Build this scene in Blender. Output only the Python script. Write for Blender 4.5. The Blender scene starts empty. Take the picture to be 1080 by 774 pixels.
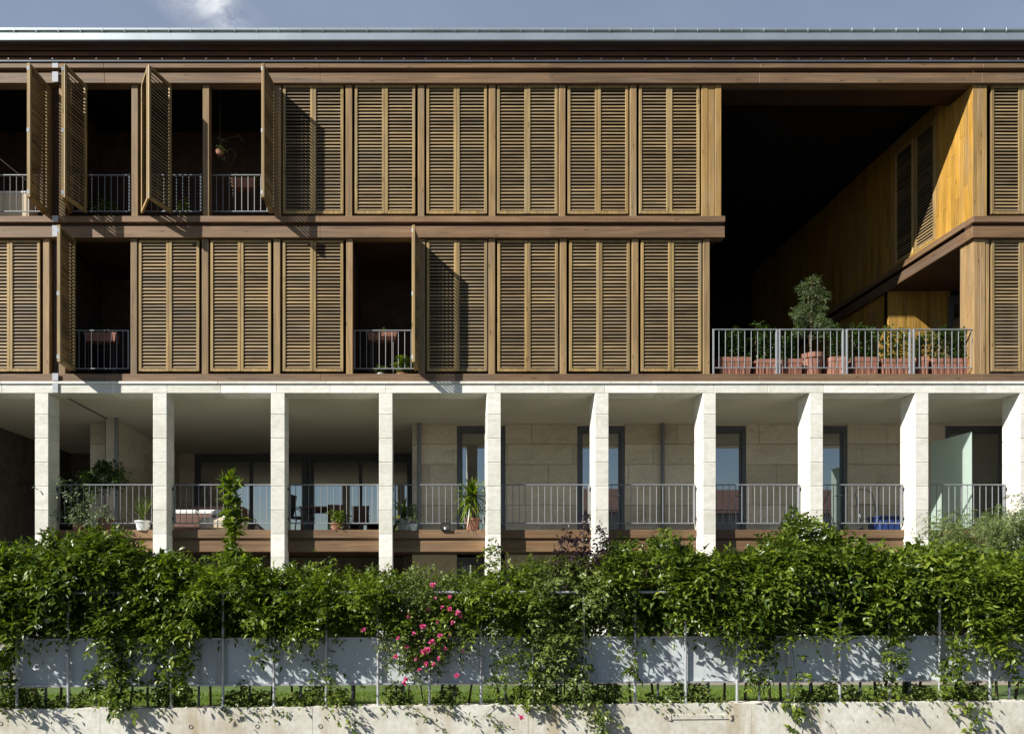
import bpy, math, random
import numpy as np
from mathutils import Vector, Matrix

random.seed(7)
RNG = np.random.default_rng(11)
scene = bpy.context.scene
COL = scene.collection
D, F, VX, VY, EYE = 14.0, 728.0, 440.0, 612.0, 2.6      # camera distance to the facade, focal length, principal point

def X(px, y=0.0): return (px - VX) * (D + y) / F
def Z(py, y=0.0): return EYE + (VY - py) * (D + y) / F

# ------------------------------------------------------------------ materials
def new_mat(name):
    m = bpy.data.materials.new(name); m.use_nodes = True
    nt = m.node_tree
    b = nt.nodes['Principled BSDF']
    return m, nt, b

def N(nt, t, **kw):
    n = nt.nodes.new(t)
    for k, v in kw.items():
        setattr(n, k, v)
    return n

def ramp(nt, fac, stops):
    r = N(nt, 'ShaderNodeValToRGB')
    el = r.color_ramp.elements
    while len(el) > 1: el.remove(el[-1])
    el[0].position = stops[0][0]; el[0].color = (*stops[0][1], 1)
    for p, c in stops[1:]:
        e = el.new(p); e.color = (*c, 1)
    nt.links.new(fac, r.inputs['Fac'])
    return r.outputs['Color']

def mix(nt, fac, a, b, blend='MIX'):
    m = N(nt, 'ShaderNodeMix', data_type='RGBA', blend_type=blend)
    if hasattr(fac, 'node'): nt.links.new(fac, m.inputs[0])
    else: m.inputs[0].default_value = fac
    for i, v in ((6, a), (7, b)):
        if hasattr(v, 'node'): nt.links.new(v, m.inputs[i])
        else: m.inputs[i].default_value = (*v, 1)
    return m.outputs[2]

def mapped(nt, scale, coord='Object', rnd=False):
    tc = N(nt, 'ShaderNodeTexCoord'); mp = N(nt, 'ShaderNodeMapping')
    mp.inputs['Scale'].default_value = scale
    nt.links.new(tc.outputs[coord], mp.inputs['Vector'])
    if rnd:
        oi = N(nt, 'ShaderNodeObjectInfo'); cx = N(nt, 'ShaderNodeMath', operation='MULTIPLY')
        nt.links.new(oi.outputs['Random'], cx.inputs[0]); cx.inputs[1].default_value = 57.0
        cb = N(nt, 'ShaderNodeCombineXYZ')
        for i in range(3): nt.links.new(cx.outputs[0], cb.inputs[i])
        nt.links.new(cb.outputs[0], mp.inputs['Location'])
    return mp.outputs['Vector']

def noise(nt, vec, scale=1.0, detail=6.0, rough=0.55, dist=0.0):
    n = N(nt, 'ShaderNodeTexNoise')
    n.inputs['Scale'].default_value = scale; n.inputs['Detail'].default_value = detail
    n.inputs['Roughness'].default_value = rough; n.inputs['Distortion'].default_value = dist
    nt.links.new(vec, n.inputs['Vector'])
    return n.outputs['Fac']

def bump(nt, b, h, strength=0.3, dist=0.01):
    bp = N(nt, 'ShaderNodeBump'); bp.inputs['Strength'].default_value = strength
    bp.inputs['Distance'].default_value = dist
    nt.links.new(h, bp.inputs['Height']); nt.links.new(bp.outputs['Normal'], b.inputs['Normal'])

def wood(name, dark, lite, axis, rough=0.62, island=0.25, knots=True, spec=0.3):
    m, nt, b = new_mat(name)
    sc = [26, 26, 26]; sc[axis] = 1.1
    v = mapped(nt, sc, rnd=True)
    n1 = noise(nt, v, 1.0, 8, 0.6, 0.6)
    sc2 = [3, 3, 3]; sc2[axis] = .7
    n2 = noise(nt, mapped(nt, sc2, rnd=True), 1.0, 3)
    mid = tuple((a + c) / 2 for a, c in zip(dark, lite))
    col = ramp(nt, n1, [(.28, dark), (.5, mid), (.72, lite)])
    g = N(nt, 'ShaderNodeNewGeometry')
    k = ramp(nt, g.outputs['Random Per Island'], [(0, (1 - island,) * 3), (.5, (1, 1, 1)), (1, (1 + island * .7, 1 + island * .6, 1 + island * .35))])
    col = mix(nt, 1.0, col, k, 'MULTIPLY')
    col = mix(nt, 1.0, col, ramp(nt, n2, [(.3, (.82, .8, .78)), (.7, (1.12, 1.1, 1.06))]), 'MULTIPLY')
    oi = N(nt, 'ShaderNodeObjectInfo')
    col = mix(nt, 1, col, ramp(nt, oi.outputs['Random'], [(0, (.70, .69, .71)), (.35, (1.0, .96, .88)), (.7, (.88, .91, .94)), (1, (1.2, 1.15, 1.08))]), 'MULTIPLY')
    sw = [5, 5, 5]; sw[axis] = .5
    wn = noise(nt, mapped(nt, sw, rnd=True), 1.0, 4, .6)
    col = mix(nt, ramp(nt, wn, [(.5, (0, 0, 0)), (.72, (.4,) * 3)]), col, tuple((dark[0] + dark[1] + dark[2]) / 3 * f for f in (1.5, 1.42, 1.25)))
    if knots:
        sk = [9, 9, 9]; sk[axis] = 2.6
        vo = N(nt, 'ShaderNodeTexVoronoi'); vo.inputs['Scale'].default_value = .8
        nt.links.new(mapped(nt, sk, rnd=True), vo.inputs['Vector'])
        col = mix(nt, ramp(nt, vo.outputs['Distance'], [(0.0, (.75,) * 3), (.09, (.5,) * 3), (.14, (0, 0, 0))]), col, tuple(c * .35 for c in dark))
    nt.links.new(col, b.inputs['Base Color'])
    b.inputs['Roughness'].default_value = rough
    b.inputs['Specular IOR Level'].default_value = spec
    bump(nt, b, n1, .25, .004)
    return m

def plain(name, c, rough=.6, metal=0.0, var=.15, scale=4.0, bmp=.0, spec=.5, c2=None):
    m, nt, b = new_mat(name)
    n = noise(nt, mapped(nt, (scale,) * 3), 1.0, 6)
    lo = tuple(x * (1 - var) for x in c); hi = c2 or tuple(min(1, x * (1 + var)) for x in c)
    nt.links.new(ramp(nt, n, [(.3, lo), (.7, hi)]), b.inputs['Base Color'])
    b.inputs['Roughness'].default_value = rough; b.inputs['Metallic'].default_value = metal
    b.inputs['Specular IOR Level'].default_value = spec
    if bmp: bump(nt, b, noise(nt, mapped(nt, (scale * 8,) * 3), 1, 5), bmp, .006)
    return m

def stone(name, base, warm, pits=True, island=.08, streaks=False):
    m, nt, b = new_mat(name)
    v = mapped(nt, (1.2, 1.2, 3.0))
    n1 = noise(nt, v, 1.3, 10, .65, .8)
    n2 = noise(nt, mapped(nt, (9, 9, 14)), 1.0, 8, .6)
    col = ramp(nt, n1, [(.25, warm), (.5, base), (.75, tuple(min(.92, c * 1.08) for c in base))])
    g = N(nt, 'ShaderNodeNewGeometry')
    col = mix(nt, 1, col, ramp(nt, g.outputs['Random Per Island'], [(0, (1 - island, 1 - island, 1 - island * 1.25)), (1, (1 + island * .4,) * 3)]), 'MULTIPLY')
    col = mix(nt, 1, col, ramp(nt, n2, [(.3, (.86, .85, .82)), (.62, (1, 1, 1))]), 'MULTIPLY')
    if pits:
        vo = N(nt, 'ShaderNodeTexVoronoi'); vo.inputs['Scale'].default_value = 1.0
        nt.links.new(mapped(nt, (16, 16, 30)), vo.inputs['Vector'])
        mask = noise(nt, mapped(nt, (2.3, 2.3, 2.3)), 1, 3)
        pm = mix(nt, 1, ramp(nt, vo.outputs['Distance'], [(0, (1, 1, 1)), (.12, (.7,) * 3), (.2, (0, 0, 0))]),
                 ramp(nt, mask, [(.5, (0, 0, 0)), (.62, (1, 1, 1))]), 'MULTIPLY')
        col = mix(nt, pm, col, tuple(c * .38 for c in warm))
    nt.links.new(col, b.inputs['Base Color'])
    b.inputs['Roughness'].default_value = .75; b.inputs['Specular IOR Level'].default_value = .25
    bump(nt, b, n2, .25, .006)
    return m

def leafmat(name, lo, mid, hi, trans=.32, rough=.36):
    m, nt, b = new_mat(name)
    g = N(nt, 'ShaderNodeNewGeometry')
    n = noise(nt, mapped(nt, (1.7, 1.7, 1.7)), 1, 3)
    mx = N(nt, 'ShaderNodeMath', operation='ADD'); ms = N(nt, 'ShaderNodeMath', operation='MULTIPLY'); ms.inputs[1].default_value = .55
    nt.links.new(g.outputs['Random Per Island'], ms.inputs[0])
    mn = N(nt, 'ShaderNodeMath', operation='MULTIPLY'); mn.inputs[1].default_value = .55; nt.links.new(n, mn.inputs[0])
    nt.links.new(ms.outputs[0], mx.inputs[0]); nt.links.new(mn.outputs[0], mx.inputs[1])
    col = ramp(nt, mx.outputs[0], [(.15, lo), (.5, mid), (.85, hi)])
    nt.links.new(col, b.inputs['Base Color'])
    b.inputs['Roughness'].default_value = rough; b.inputs['Specular IOR Level'].default_value = .45
    tr = N(nt, 'ShaderNodeBsdfTranslucent')
    nt.links.new(mix(nt, 1, col, (1.25, 1.35, .5), 'MULTIPLY'), tr.inputs['Color'])
    ms2 = N(nt, 'ShaderNodeMixShader'); ms2.inputs[0].default_value = trans
    nt.links.new(b.outputs[0], ms2.inputs[1]); nt.links.new(tr.outputs[0], ms2.inputs[2])
    nt.links.new(ms2.outputs[0], nt.nodes['Material Output'].inputs['Surface'])
    return m

M = {}
HONEY_D, HONEY_L = (.19, .128, .053), (.41, .298, .130)
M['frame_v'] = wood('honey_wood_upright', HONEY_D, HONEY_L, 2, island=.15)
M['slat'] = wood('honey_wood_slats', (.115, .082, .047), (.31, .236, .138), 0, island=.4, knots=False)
M['post'] = wood('weathered_wood_post', (.165, .105, .05), (.36, .25, .125), 2, island=.2)
M['beam'] = wood('brown_wood_beam', (.112, .066, .038), (.235, .152, .090), 0, island=.15)
M['beam_y'] = wood('brown_wood_beam_depth', (.112, .066, .038), (.235, .152, .090), 1, island=.15)
M['plank'] = wood('golden_wood_plank', (.22, .122, .02), (.43, .255, .048), 2, island=.22)
M['planktrim'] = wood('pale_wood_plank', (.25, .155, .05), (.48, .32, .12), 2, island=.15)
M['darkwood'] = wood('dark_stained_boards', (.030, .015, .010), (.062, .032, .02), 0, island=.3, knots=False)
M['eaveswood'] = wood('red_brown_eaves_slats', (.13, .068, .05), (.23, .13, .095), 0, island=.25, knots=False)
M['black'] = plain('shade_black_brown', (.010, .0085, .0085), .85, 0, .3, spec=.15)  # near-black puts the deep shade of recess and joint into the colour
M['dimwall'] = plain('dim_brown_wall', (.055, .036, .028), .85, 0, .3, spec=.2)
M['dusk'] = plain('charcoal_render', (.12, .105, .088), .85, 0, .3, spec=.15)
M['stone'] = stone('pale_travertine', (.76, .745, .70), (.62, .595, .53), island=.17)
M['stonewall'] = stone('beige_travertine_wall', (.60, .545, .45), (.47, .41, .32), island=.22)
M['plaster'] = plain('pale_plaster', (.58, .545, .45), .9, 0, .07, .8, spec=.2)
M['zinc'] = plain('zinc_sheet', (.54, .60, .61), .38, .75, .10, 1.2)
M['galv'] = plain('galvanised_steel', (.55, .56, .58), .42, .6, .12, 12)
M['paintedsteel'] = plain('pale_grey_painted_steel', (.21, .222, .235), .45, 0.0, .10, 12)
M['darkmetal'] = plain('dark_grey_aluminium', (.085, .095, .11), .45, .2, .15, 5)
M['gunmetal'] = plain('mid_grey_pipe', (.17, .185, .21), .4, .3, .15, 5)
M['blackmetal'] = plain('black_metal', (.02, .02, .022), .5, .0, .2, 5)
M['plate'] = plain('bright_hinge_plate', (.36, .38, .41), .65, .0, .1, 9)
M['terra'] = plain('terracotta_clay', (.25, .118, .08), .75, 0, .22, 9, .15, spec=.25)
M['terrad'] = plain('dusty_terracotta', (.33, .16, .11), .8, 0, .25, 9, .15, spec=.25)
M['soil'] = plain('potting_soil', (.04, .028, .02), .95, 0, .3, 20, .4)
M['white'] = plain('white_glazed_clay', (.72, .72, .70), .35, 0, .06, 6)
M['cloth'] = plain('beige_cloth', (.55, .46, .33), .9, 0, .1, 6, .2)
M['rattan'] = plain('brown_rattan', (.12, .062, .04), .6, 0, .3, 30, .4)
M['blueplastic'] = plain('blue_plastic', (.012, .032, .13), .5, 0, .15, 6)
M['bark'] = plain('grey_brown_bark', (.12, .085, .055), .9, 0, .35, 18, .6)
M['stem'] = plain('green_brown_stem', (.13, .12, .06), .8, 0, .3, 18)
M['asphalt'] = plain('asphalt', (.05, .05, .052), .9, 0, .25, 6, .4)
M['paving'] = plain('tan_paving', (.22, .19, .15), .85, 0, .15, 3, .3)
M['tile'] = plain('beige_floor_tile', (.46, .42, .35), .7, 0, .1, 3)
M['lawn'] = plain('lawn_green', (.062, .105, .018), .95, 0, .3, 9, .6)
M['roofdark'] = plain('roof_tile_red', (.17, .095, .07), .8, 0, .25, 3)
M['housewall'] = plain('cream_render', (.30, .28, .25), .85, 0, .1, 1)
M['leaf_deep'] = leafmat('deep_green_leaf', (.020, .044, .006), (.066, .108, .010), (.185, .23, .022))
M['leaf_bright'] = leafmat('bright_green_leaf', (.028, .06, .007), (.090, .138, .013), (.22, .27, .03), .42)
M['leaf_olive'] = leafmat('olive_green_leaf', (.034, .06, .014), (.088, .125, .025), (.20, .235, .058))
M['leaf_grey'] = leafmat('grey_green_leaf', (.045, .075, .038), (.10, .145, .065), (.19, .235, .11), .25, .55)
M['leaf_feather'] = leafmat('feathery_leaf', (.045, .07, .022), (.10, .14, .04), (.19, .235, .075), .3, .55)
M['leaf_dark'] = leafmat('dark_glossy_leaf', (.012, .032, .007), (.030, .065, .012), (.070, .120, .022), .25, .3)
M['leaf_purple'] = leafmat('purple_leaf', (.014, .008, .013), (.035, .018, .030), (.075, .04, .055), .25)
M['grass'] = leafmat('grass_blade', (.07, .12, .012), (.14, .21, .025), (.21, .28, .045), .45, .6)
M['petal'] = leafmat('pink_petal', (.55, .05, .24), (.72, .12, .38), (.84, .26, .52), .35, .5)
M['petal_lilac'] = leafmat('lilac_petal', (.45, .42, .62), (.60, .56, .76), (.75, .72, .86), .35, .5)

def concrete():
    m, nt, b = new_mat('board_marked_concrete')
    n1 = noise(nt, mapped(nt, (.9, .9, 1.6)), 1.2, 10, .62, .3)
    n2 = noise(nt, mapped(nt, (14, 14, 14)), 1, 8, .65)
    st = noise(nt, mapped(nt, (2.4, 2.4, .22)), 1.2, 5, .6)
    col = ramp(nt, n1, [(.28, (.46, .42, .33)), (.5, (.60, .585, .51)), (.72, (.68, .67, .61))])
    col = mix(nt, 1, col, ramp(nt, n2, [(.3, (.80, .79, .76)), (.6, (1.04,) * 3)]), 'MULTIPLY')
    col = mix(nt, ramp(nt, st, [(.52, (0, 0, 0)), (.70, (.7,) * 3)]), col, (.36, .27, .15))
    vo = N(nt, 'ShaderNodeTexVoronoi'); nt.links.new(mapped(nt, (7, 7, 7)), vo.inputs['Vector'])
    vo.inputs['Scale'].default_value = 1.4
    col = mix(nt, ramp(nt, vo.outputs['Distance'], [(0, (.8,) * 3), (.06, (.5,) * 3), (.085, (0, 0, 0))]), col, (.13, .115, .095))
    nt.links.new(col, b.inputs['Base Color']); b.inputs['Roughness'].default_value = .85
    b.inputs['Specular IOR Level'].default_value = .2
    bump(nt, b, n2, .35, .006)
    return m
M['concrete'] = concrete()

def panelmat():
    m, nt, b = new_mat('grey_blue_painted_panel')
    n1 = noise(nt, mapped(nt, (1.5, 1.5, 2.5)), 1, 5)
    st = noise(nt, mapped(nt, (11, 11, .7)), 1, 5)
    col = ramp(nt, n1, [(.3, (.45, .495, .515)), (.7, (.55, .59, .60))])
    col = mix(nt, ramp(nt, st, [(.52, (0, 0, 0)), (.72, (.5,) * 3)]), col, (.27, .265, .235))
    nt.links.new(col, b.inputs['Base Color']); b.inputs['Roughness'].default_value = .45
    return m
M['panel'] = panelmat()

def glassmat(name, tint, ior, rough=.015):
    m, nt, b = new_mat(name)
    n = noise(nt, mapped(nt, (.8, .8, .8)), 1, 2)
    b.inputs['Base Color'].default_value = (*tint, 1); b.inputs['Roughness'].default_value = rough
    b.inputs['IOR'].default_value = ior
    bump(nt, b, n, .02, .01)
    return m
M['glass'] = glassmat('dark_window_glass', (.012, .015, .020), 4.4)

def frostmat():
    m, nt, b = new_mat('green_frosted_glass')
    n = noise(nt, mapped(nt, (30, 30, 30)), 1, 3)
    b.inputs['Base Color'].default_value = (.60, .70, .65, 1); b.inputs['Roughness'].default_value = .35
    tr = N(nt, 'ShaderNodeBsdfTranslucent'); tr.inputs['Color'].default_value = (.68, .79, .73, 1)
    tp = N(nt, 'ShaderNodeBsdfTransparent'); tp.inputs['Color'].default_value = (.75, .9, .84, 1)
    a = N(nt, 'ShaderNodeMixShader'); a.inputs[0].default_value = .5
    c = N(nt, 'ShaderNodeMixShader'); c.inputs[0].default_value = .12
    nt.links.new(b.outputs[0], a.inputs[1]); nt.links.new(tr.outputs[0], a.inputs[2])
    nt.links.new(a.outputs[0], c.inputs[1]); nt.links.new(tp.outputs[0], c.inputs[2])
    nt.links.new(c.outputs[0], nt.nodes['Material Output'].inputs['Surface'])
    bump(nt, b, n, .1, .002)
    return m
M['frost'] = frostmat()

# ------------------------------------------------------------------ mesh helpers
class MB:
    def __init__(s): s.v = []; s.f = []
    def box(s, x0, x1, y0, y1, z0, z1, c=0.0):
        if x0 > x1: x0, x1 = x1, x0
        if y0 > y1: y0, y1 = y1, y0
        if z0 > z1: z0, z1 = z1, z0
        c = min(c, (x1 - x0) * .4, (y1 - y0) * .4, (z1 - z0) * .4)
        b = len(s.v)
        if c <= 0:
            s.v += [(x, y, z) for z in (z0, z1) for y in (y0, y1) for x in (x0, x1)]
            for q in ((0, 2, 3, 1), (4, 5, 7, 6), (0, 1, 5, 4), (2, 6, 7, 3), (0, 4, 6, 2), (1, 3, 7, 5)):
                s.f.append(tuple(b + i for i in q))
            return s
        # chamfered box: three vertices per corner
        idx = {}
        for sx in (0, 1):
            for sy in (0, 1):
                for sz in (0, 1):
                    ex, ey, ez = (x0, x1)[sx], (y0, y1)[sy], (z0, z1)[sz]
                    ix, iy, iz = ex + (c, -c)[sx], ey + (c, -c)[sy], ez + (c, -c)[sz]
                    for a, p in enumerate(((ex, iy, iz), (ix, ey, iz), (ix, iy, ez))):
                        idx[sx, sy, sz, a] = len(s.v); s.v.append(p)
        def face(l, flip): s.f.append(tuple(l if flip else l[::-1]))
        for sx in (0, 1): face([idx[sx, a, b2, 0] for a, b2 in ((0, 0), (1, 0), (1, 1), (0, 1))], sx == 1)
        for sy in (0, 1): face([idx[a, sy, b2, 1] for a, b2 in ((0, 0), (1, 0), (1, 1), (0, 1))], sy == 0)
        for sz in (0, 1): face([idx[a, b2, sz, 2] for a, b2 in ((0, 0), (1, 0), (1, 1), (0, 1))], sz == 1)
        for a in (0, 1):
            for b2 in (0, 1):
                s.f.append((idx[a, b2, 0, 0], idx[a, b2, 1, 0], idx[a, b2, 1, 1], idx[a, b2, 0, 1]))
                s.f.append((idx[a, 0, b2, 0], idx[a, 1, b2, 0], idx[a, 1, b2, 2], idx[a, 0, b2, 2]))
                s.f.append((idx[0, a, b2, 1], idx[1, a, b2, 1], idx[1, a, b2, 2], idx[0, a, b2, 2]))
                for c2 in (0, 1):
                    s.f.append((idx[a, b2, c2, 0], idx[a, b2, c2, 1], idx[a, b2, c2, 2]))
        return s
    def obox(s, c, u, v, w, hu, hv, hw):
        b = len(s.v); c, u, v, w = Vector(c), Vector(u), Vector(v), Vector(w)
        for k in (-1, 1):
            for j in (-1, 1):
                for i in (-1, 1):
                    s.v.append(tuple(c + u * hu * i + v * hv * j + w * hw * k))
        for q in ((0, 2, 3, 1), (4, 5, 7, 6), (0, 1, 5, 4), (2, 6, 7, 3), (0, 4, 6, 2), (1, 3, 7, 5)):
            s.f.append(tuple(b + i for i in q))
        return s
    def tube(s, pts, r, n=6):
        pts = [Vector(p) for p in pts]
        rs = r if isinstance(r, (list, tuple)) else [r] * len(pts)
        b = len(s.v)
        for i, p in enumerate(pts):
            t = (pts[min(i + 1, len(pts) - 1)] - pts[max(i - 1, 0)]).normalized()
            a = t.cross(Vector((0, 0, 1)) if abs(t.z) < .9 else Vector((1, 0, 0))).normalized(); c = t.cross(a)
            for k in range(n):
                q = 2 * math.pi * k / n
                s.v.append(tuple(p + (a * math.cos(q) + c * math.sin(q)) * rs[i]))
        for i in range(len(pts) - 1):
            for k in range(n):
                s.f.append((b + i * n + k, b + i * n + (k + 1) % n, b + (i + 1) * n + (k + 1) % n, b + (i + 1) * n + k))
        s.f.append(tuple(b + k for k in range(n))[::-1]); s.f.append(tuple(b + (len(pts) - 1) * n + k for k in range(n)))
        return s
    def lathe(s, c, prof, n=20):
        b = len(s.v)
        for r, z in prof:
            for k in range(n):
                q = 2 * math.pi * k / n
                s.v.append((c[0] + r * math.cos(q), c[1] + r * math.sin(q), c[2] + z))
        for i in range(len(prof) - 1):
            for k in range(n):
                s.f.append((b + i * n + k, b + i * n + (k + 1) % n, b + (i + 1) * n + (k + 1) % n, b + (i + 1) * n + k))
        return s

def pieces(mb):
    # the separate boxes of a mesh, each as a mesh of its own
    par = list(range(len(mb.v)))
    def find(i):
        while par[i] != i: par[i] = par[par[i]]; i = par[i]
        return i
    for f in mb.f:
        for i in f[1:]: par[find(i)] = find(f[0])
    groups = {}
    for f in mb.f: groups.setdefault(find(f[0]), []).append(f)
    for fs in groups.values():
        m = MB(); idx = {}
        for f in fs:
            for i in f:
                if i not in idx: idx[i] = len(m.v); m.v.append(mb.v[i])
            m.f.append(tuple(idx[i] for i in f))
        yield m

WORLD = {}
def empty(name, label, cat, loc, group=None, kind=None):
    o = bpy.data.objects.new(name, None); COL.objects.link(o); o.location = loc
    o.empty_display_size = .1
    o['label'] = label; o['category'] = cat
    if group: o['group'] = group
    WORLD[o] = Vector(loc)
    return o

def link(name, me, parent=None, loc=None, label=None, cat=None, group=None, kind=None):
    o = bpy.data.objects.new(name, me); COL.objects.link(o)
    if parent is not None: o.parent = parent
    if loc is not None: o.location = loc
    for k, v in (('label', label), ('category', cat), ('group', group), ('kind', kind)):
        if v: o[k] = v
    return o

def build(mb, name, mat, parent=None, smooth=False, **kw):
    """mesh given in world coordinates; stored relative to its thing's base"""
    org = WORLD.get(parent, Vector((0, 0, 0))) if parent is not None else Vector(kw.pop('base', (0, 0, 0)))
    me = bpy.data.meshes.new(name)
    me.from_pydata([(a - org.x, b - org.y, c - org.z) for a, b, c in mb.v], [], mb.f)
    me.materials.append(M[mat] if isinstance(mat, str) else mat)
    if smooth: me.polygons.foreach_set('use_smooth', [True] * len(me.polygons))
    me.update()
    o = link(name, me, parent, None if parent is not None else org, **kw)
    WORLD[o] = org
    return o

def np_mesh(name, V, Fc, mat, parent=None, **kw):
    """V (n,3) world, Fc (m,k) faces of equal size"""
    org = WORLD.get(parent, Vector((0, 0, 0))) if parent is not None else Vector(kw.pop('base', (0, 0, 0)))
    me = bpy.data.meshes.new(name)
    k = Fc.shape[1]
    me.vertices.add(len(V)); me.vertices.foreach_set('co', (V - np.array(org)).astype(np.float32).ravel())
    me.loops.add(Fc.size); me.loops.foreach_set('vertex_index', Fc.astype(np.int32).ravel())
    me.polygons.add(len(Fc))
    me.polygons.foreach_set('loop_start', np.arange(0, Fc.size, k, dtype=np.int32))
    me.polygons.foreach_set('loop_total', np.full(len(Fc), k, dtype=np.int32))
    me.materials.append(M[mat] if isinstance(mat, str) else mat)
    me.update(calc_edges=True)
    o = link(name, me, parent, None if parent is not None else org, **kw)
    WORLD[o] = org
    return o

# ------------------------------------------------------------------ foliage
def nrm(a): return a / np.maximum(np.linalg.norm(a, axis=-1, keepdims=True), 1e-9)

def leaves(P, T, Nn, L, W, fold=.35, curl=.18):
    """arrays: base points, directions, normals, lengths, widths -> verts, tris (four triangles to a leaf)"""
    S = nrm(np.cross(T, Nn)); Nn = nrm(np.cross(S, T)); L = L[:, None]; W = W[:, None]
    b = P; t = P + T * L - Nn * L * curl
    m = P + T * L * .5
    l = P + T * L * .42 + S * W * .5 + Nn * W * fold * .5
    r = P + T * L * .42 - S * W * .5 + Nn * W * fold * .5
    V = np.stack([b, r, t, l, m], 1).reshape(-1, 3)
    k = np.arange(len(P))[:, None, None] * 5
    f = np.array([[0, 1, 4], [1, 2, 4], [4, 2, 3], [0, 4, 3]])[None] + k
    return V, f.reshape(-1, 3)

def sprig_leaves(P, Dr, length, pairs, ll, lw, droop=.5, jitter=.35, rng=RNG):
    """pinnate leaves: P base of the stalk, Dr its direction"""
    n = len(P); out = [[], [], [], [], []]
    up = np.array([0, 0, 1.0])
    s = nrm(np.cross(Dr, up[None]) + rng.normal(0, .25, (n, 3)))
    for k in range(pairs + 1):
        t = (k + .8) / (pairs + .8)
        tang = nrm(Dr - up * (2 * droop * t)); pos = P + Dr * (length * t)[:, None] - up * (length * droop * t * t)[:, None]
        for sg in ((1, -1) if k < pairs else (0,)):
            d = nrm(tang * (.55 if sg else 1) + s * sg + rng.normal(0, jitter, (n, 3)) - up * .06)
            nn = nrm(np.cross(s, tang) * 1.0 + up * .25 + rng.normal(0, jitter, (n, 3)))
            sc = rng.uniform(.55, 1.3, n) * (1.0 - .25 * abs(t - .5))
            out[0].append(pos); out[1].append(d); out[2].append(nn); out[3].append(ll * sc); out[4].append(lw * sc)
    a = [np.concatenate(o) for o in out]
    return leaves(*a)

def sphere_dirs(n, rng=RNG):
    return nrm(rng.normal(0, 1, (n, 3)))

def join(parts):
    Vs, Fs, o = [], [], 0
    for V, Fc in parts:
        Vs.append(V); Fs.append(Fc + o); o += len(V)
    return np.concatenate(Vs), np.concatenate(Fs)

def clump_foliage(C, R, n_each, length, pairs, ll, lw, droop=.28, bias=(0, -.4, .5), jitter=.35):
    """sprigs growing outward from clump centres C (n,3) with radii R (n,)"""
    Ps, Ds, Ls = [], [], []
    for c, r in zip(C, R):
        k = max(3, int(n_each * RNG.uniform(.7, 1.3)))
        d = nrm(sphere_dirs(k) + np.array(bias))
        Ps.append(c + d * r * RNG.uniform(.35, 1, (k, 1))); Ds.append(nrm(d + RNG.normal(0, .35, (k, 3))))
        Ls.append(length * RNG.uniform(.65, 1.25, k))
    return sprig_leaves(np.concatenate(Ps), np.concatenate(Ds), np.concatenate(Ls), pairs, ll, lw, droop, jitter)

# ------------------------------------------------------------------ setting: ground
WALLTOP = .97
mb = MB(); mb.v = [(-400, -400, 0), (400, -400, 0), (400, 400, 0), (-400, 400, 0)]; mb.f = [(0, 1, 2, 3)]
build(mb, 'ground', 'asphalt', kind='structure')
mb = MB(); mb.box(-40, 40, -24.5, -17.5, .004, .12)
build(mb, 'pavement', 'paving', kind='structure')

# fence line (its right end stands a little farther from the camera)
FL = Vector((X(0, -5.2), -5.2)); FR = Vector((X(1080, -4.62), -4.62))
Fdir = (FR - FL).normalized(); Fang = math.atan2(Fdir.y, Fdir.x)
def fence_pt(px, off=0.0):
    """point of the fence line seen at px, pushed off metres behind it"""
    k = (px - VX) / F
    t = (k * (FL.y + D) - FL.x) / (Fdir.x - k * Fdir.y)
    p = FL + Fdir * t
    n = Vector((-Fdir.y, Fdir.x))
    return p + n * off
def zf(py, p): return EYE + (VY - py) * (p.y + D) / F

LAWN_Z = .60
a, b = fence_pt(-260, .12), fence_pt(1340, .12)
mb = MB(); mb.v = [(a.x, a.y, LAWN_Z), (b.x, b.y, LAWN_Z), (b.x, -.75, LAWN_Z), (a.x, -.75, LAWN_Z)]
mb.v += [(x, y, 0.02) for x, y, z in mb.v]
mb.f = [(0, 1, 2, 3), (4, 5, 1, 0), (5, 6, 2, 1), (6, 7, 3, 2), (7, 4, 0, 3)]
build(mb, 'lawn', 'lawn', kind='structure')
mb = MB(); mb.box(a.x, b.x, -.75, 10.0, .02, LAWN_Z - .01)
build(mb, 'garden_path', 'paving', kind='structure')

# ------------------------------------------------------------------ the apartment building
BB = empty('apartment_building', 'long apartment block with brown louvred timber upper storeys over a pale stone colonnade', 'building', (0, 0, LAWN_Z))
SPLIT = {'joint_cover', 'wall_bracket', 'inner_wall', 'recess_wall', 'loggia_ceiling', 'jamb', 'eaves_slats'}
def part(mb, name, mat, parent=BB, **kw):
    if name in SPLIT:
        for m in pieces(mb): o = build(m, 'eaves_slat' if name == 'eaves_slats' else name, mat, parent, **kw)
        return o
    return build(mb, name, mat, parent, **kw)

XL, XR = X(-103), X(1187)            # ends of the facade
FLOOR1 = Z(558.5, .31)                # loggia floor
CEIL1 = Z(414.5)                     # loggia ceiling / soffit of the stone beam
LOG_Y = 2.87                         # back wall of the right loggia
DEEP_Y = 6.8                         # glazing of the deep left loggia
PIER_D = .44

# stone piers
piers = [(-88, -73.8), (36.8, 51), (161.3, 175.8), (285.7, 300.3), (399.8, 414), (513.5, 528.2), (627.6, 641.9),
         (741.4, 755), (854.1, 868), (965.3, 979.3), (1076.2, 1090.2), (1187, 1201)]
for a, b in piers:
    mb = MB(); x0, x1 = X(a), X(b)
    mb.box(x0 + .008, x1 - .008, .008, PIER_D - .008, LAWN_Z - .05, CEIL1)
    z = CEIL1; first = True
    while z > LAWN_Z:
        h = .435 if first else .485
        first = False
        mb.box(x0, x1, 0, PIER_D, max(z - h + .007, LAWN_Z), z - .0005, .006)
        z -= h
    part(mb, 'stone_pier', 'stone')
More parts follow.
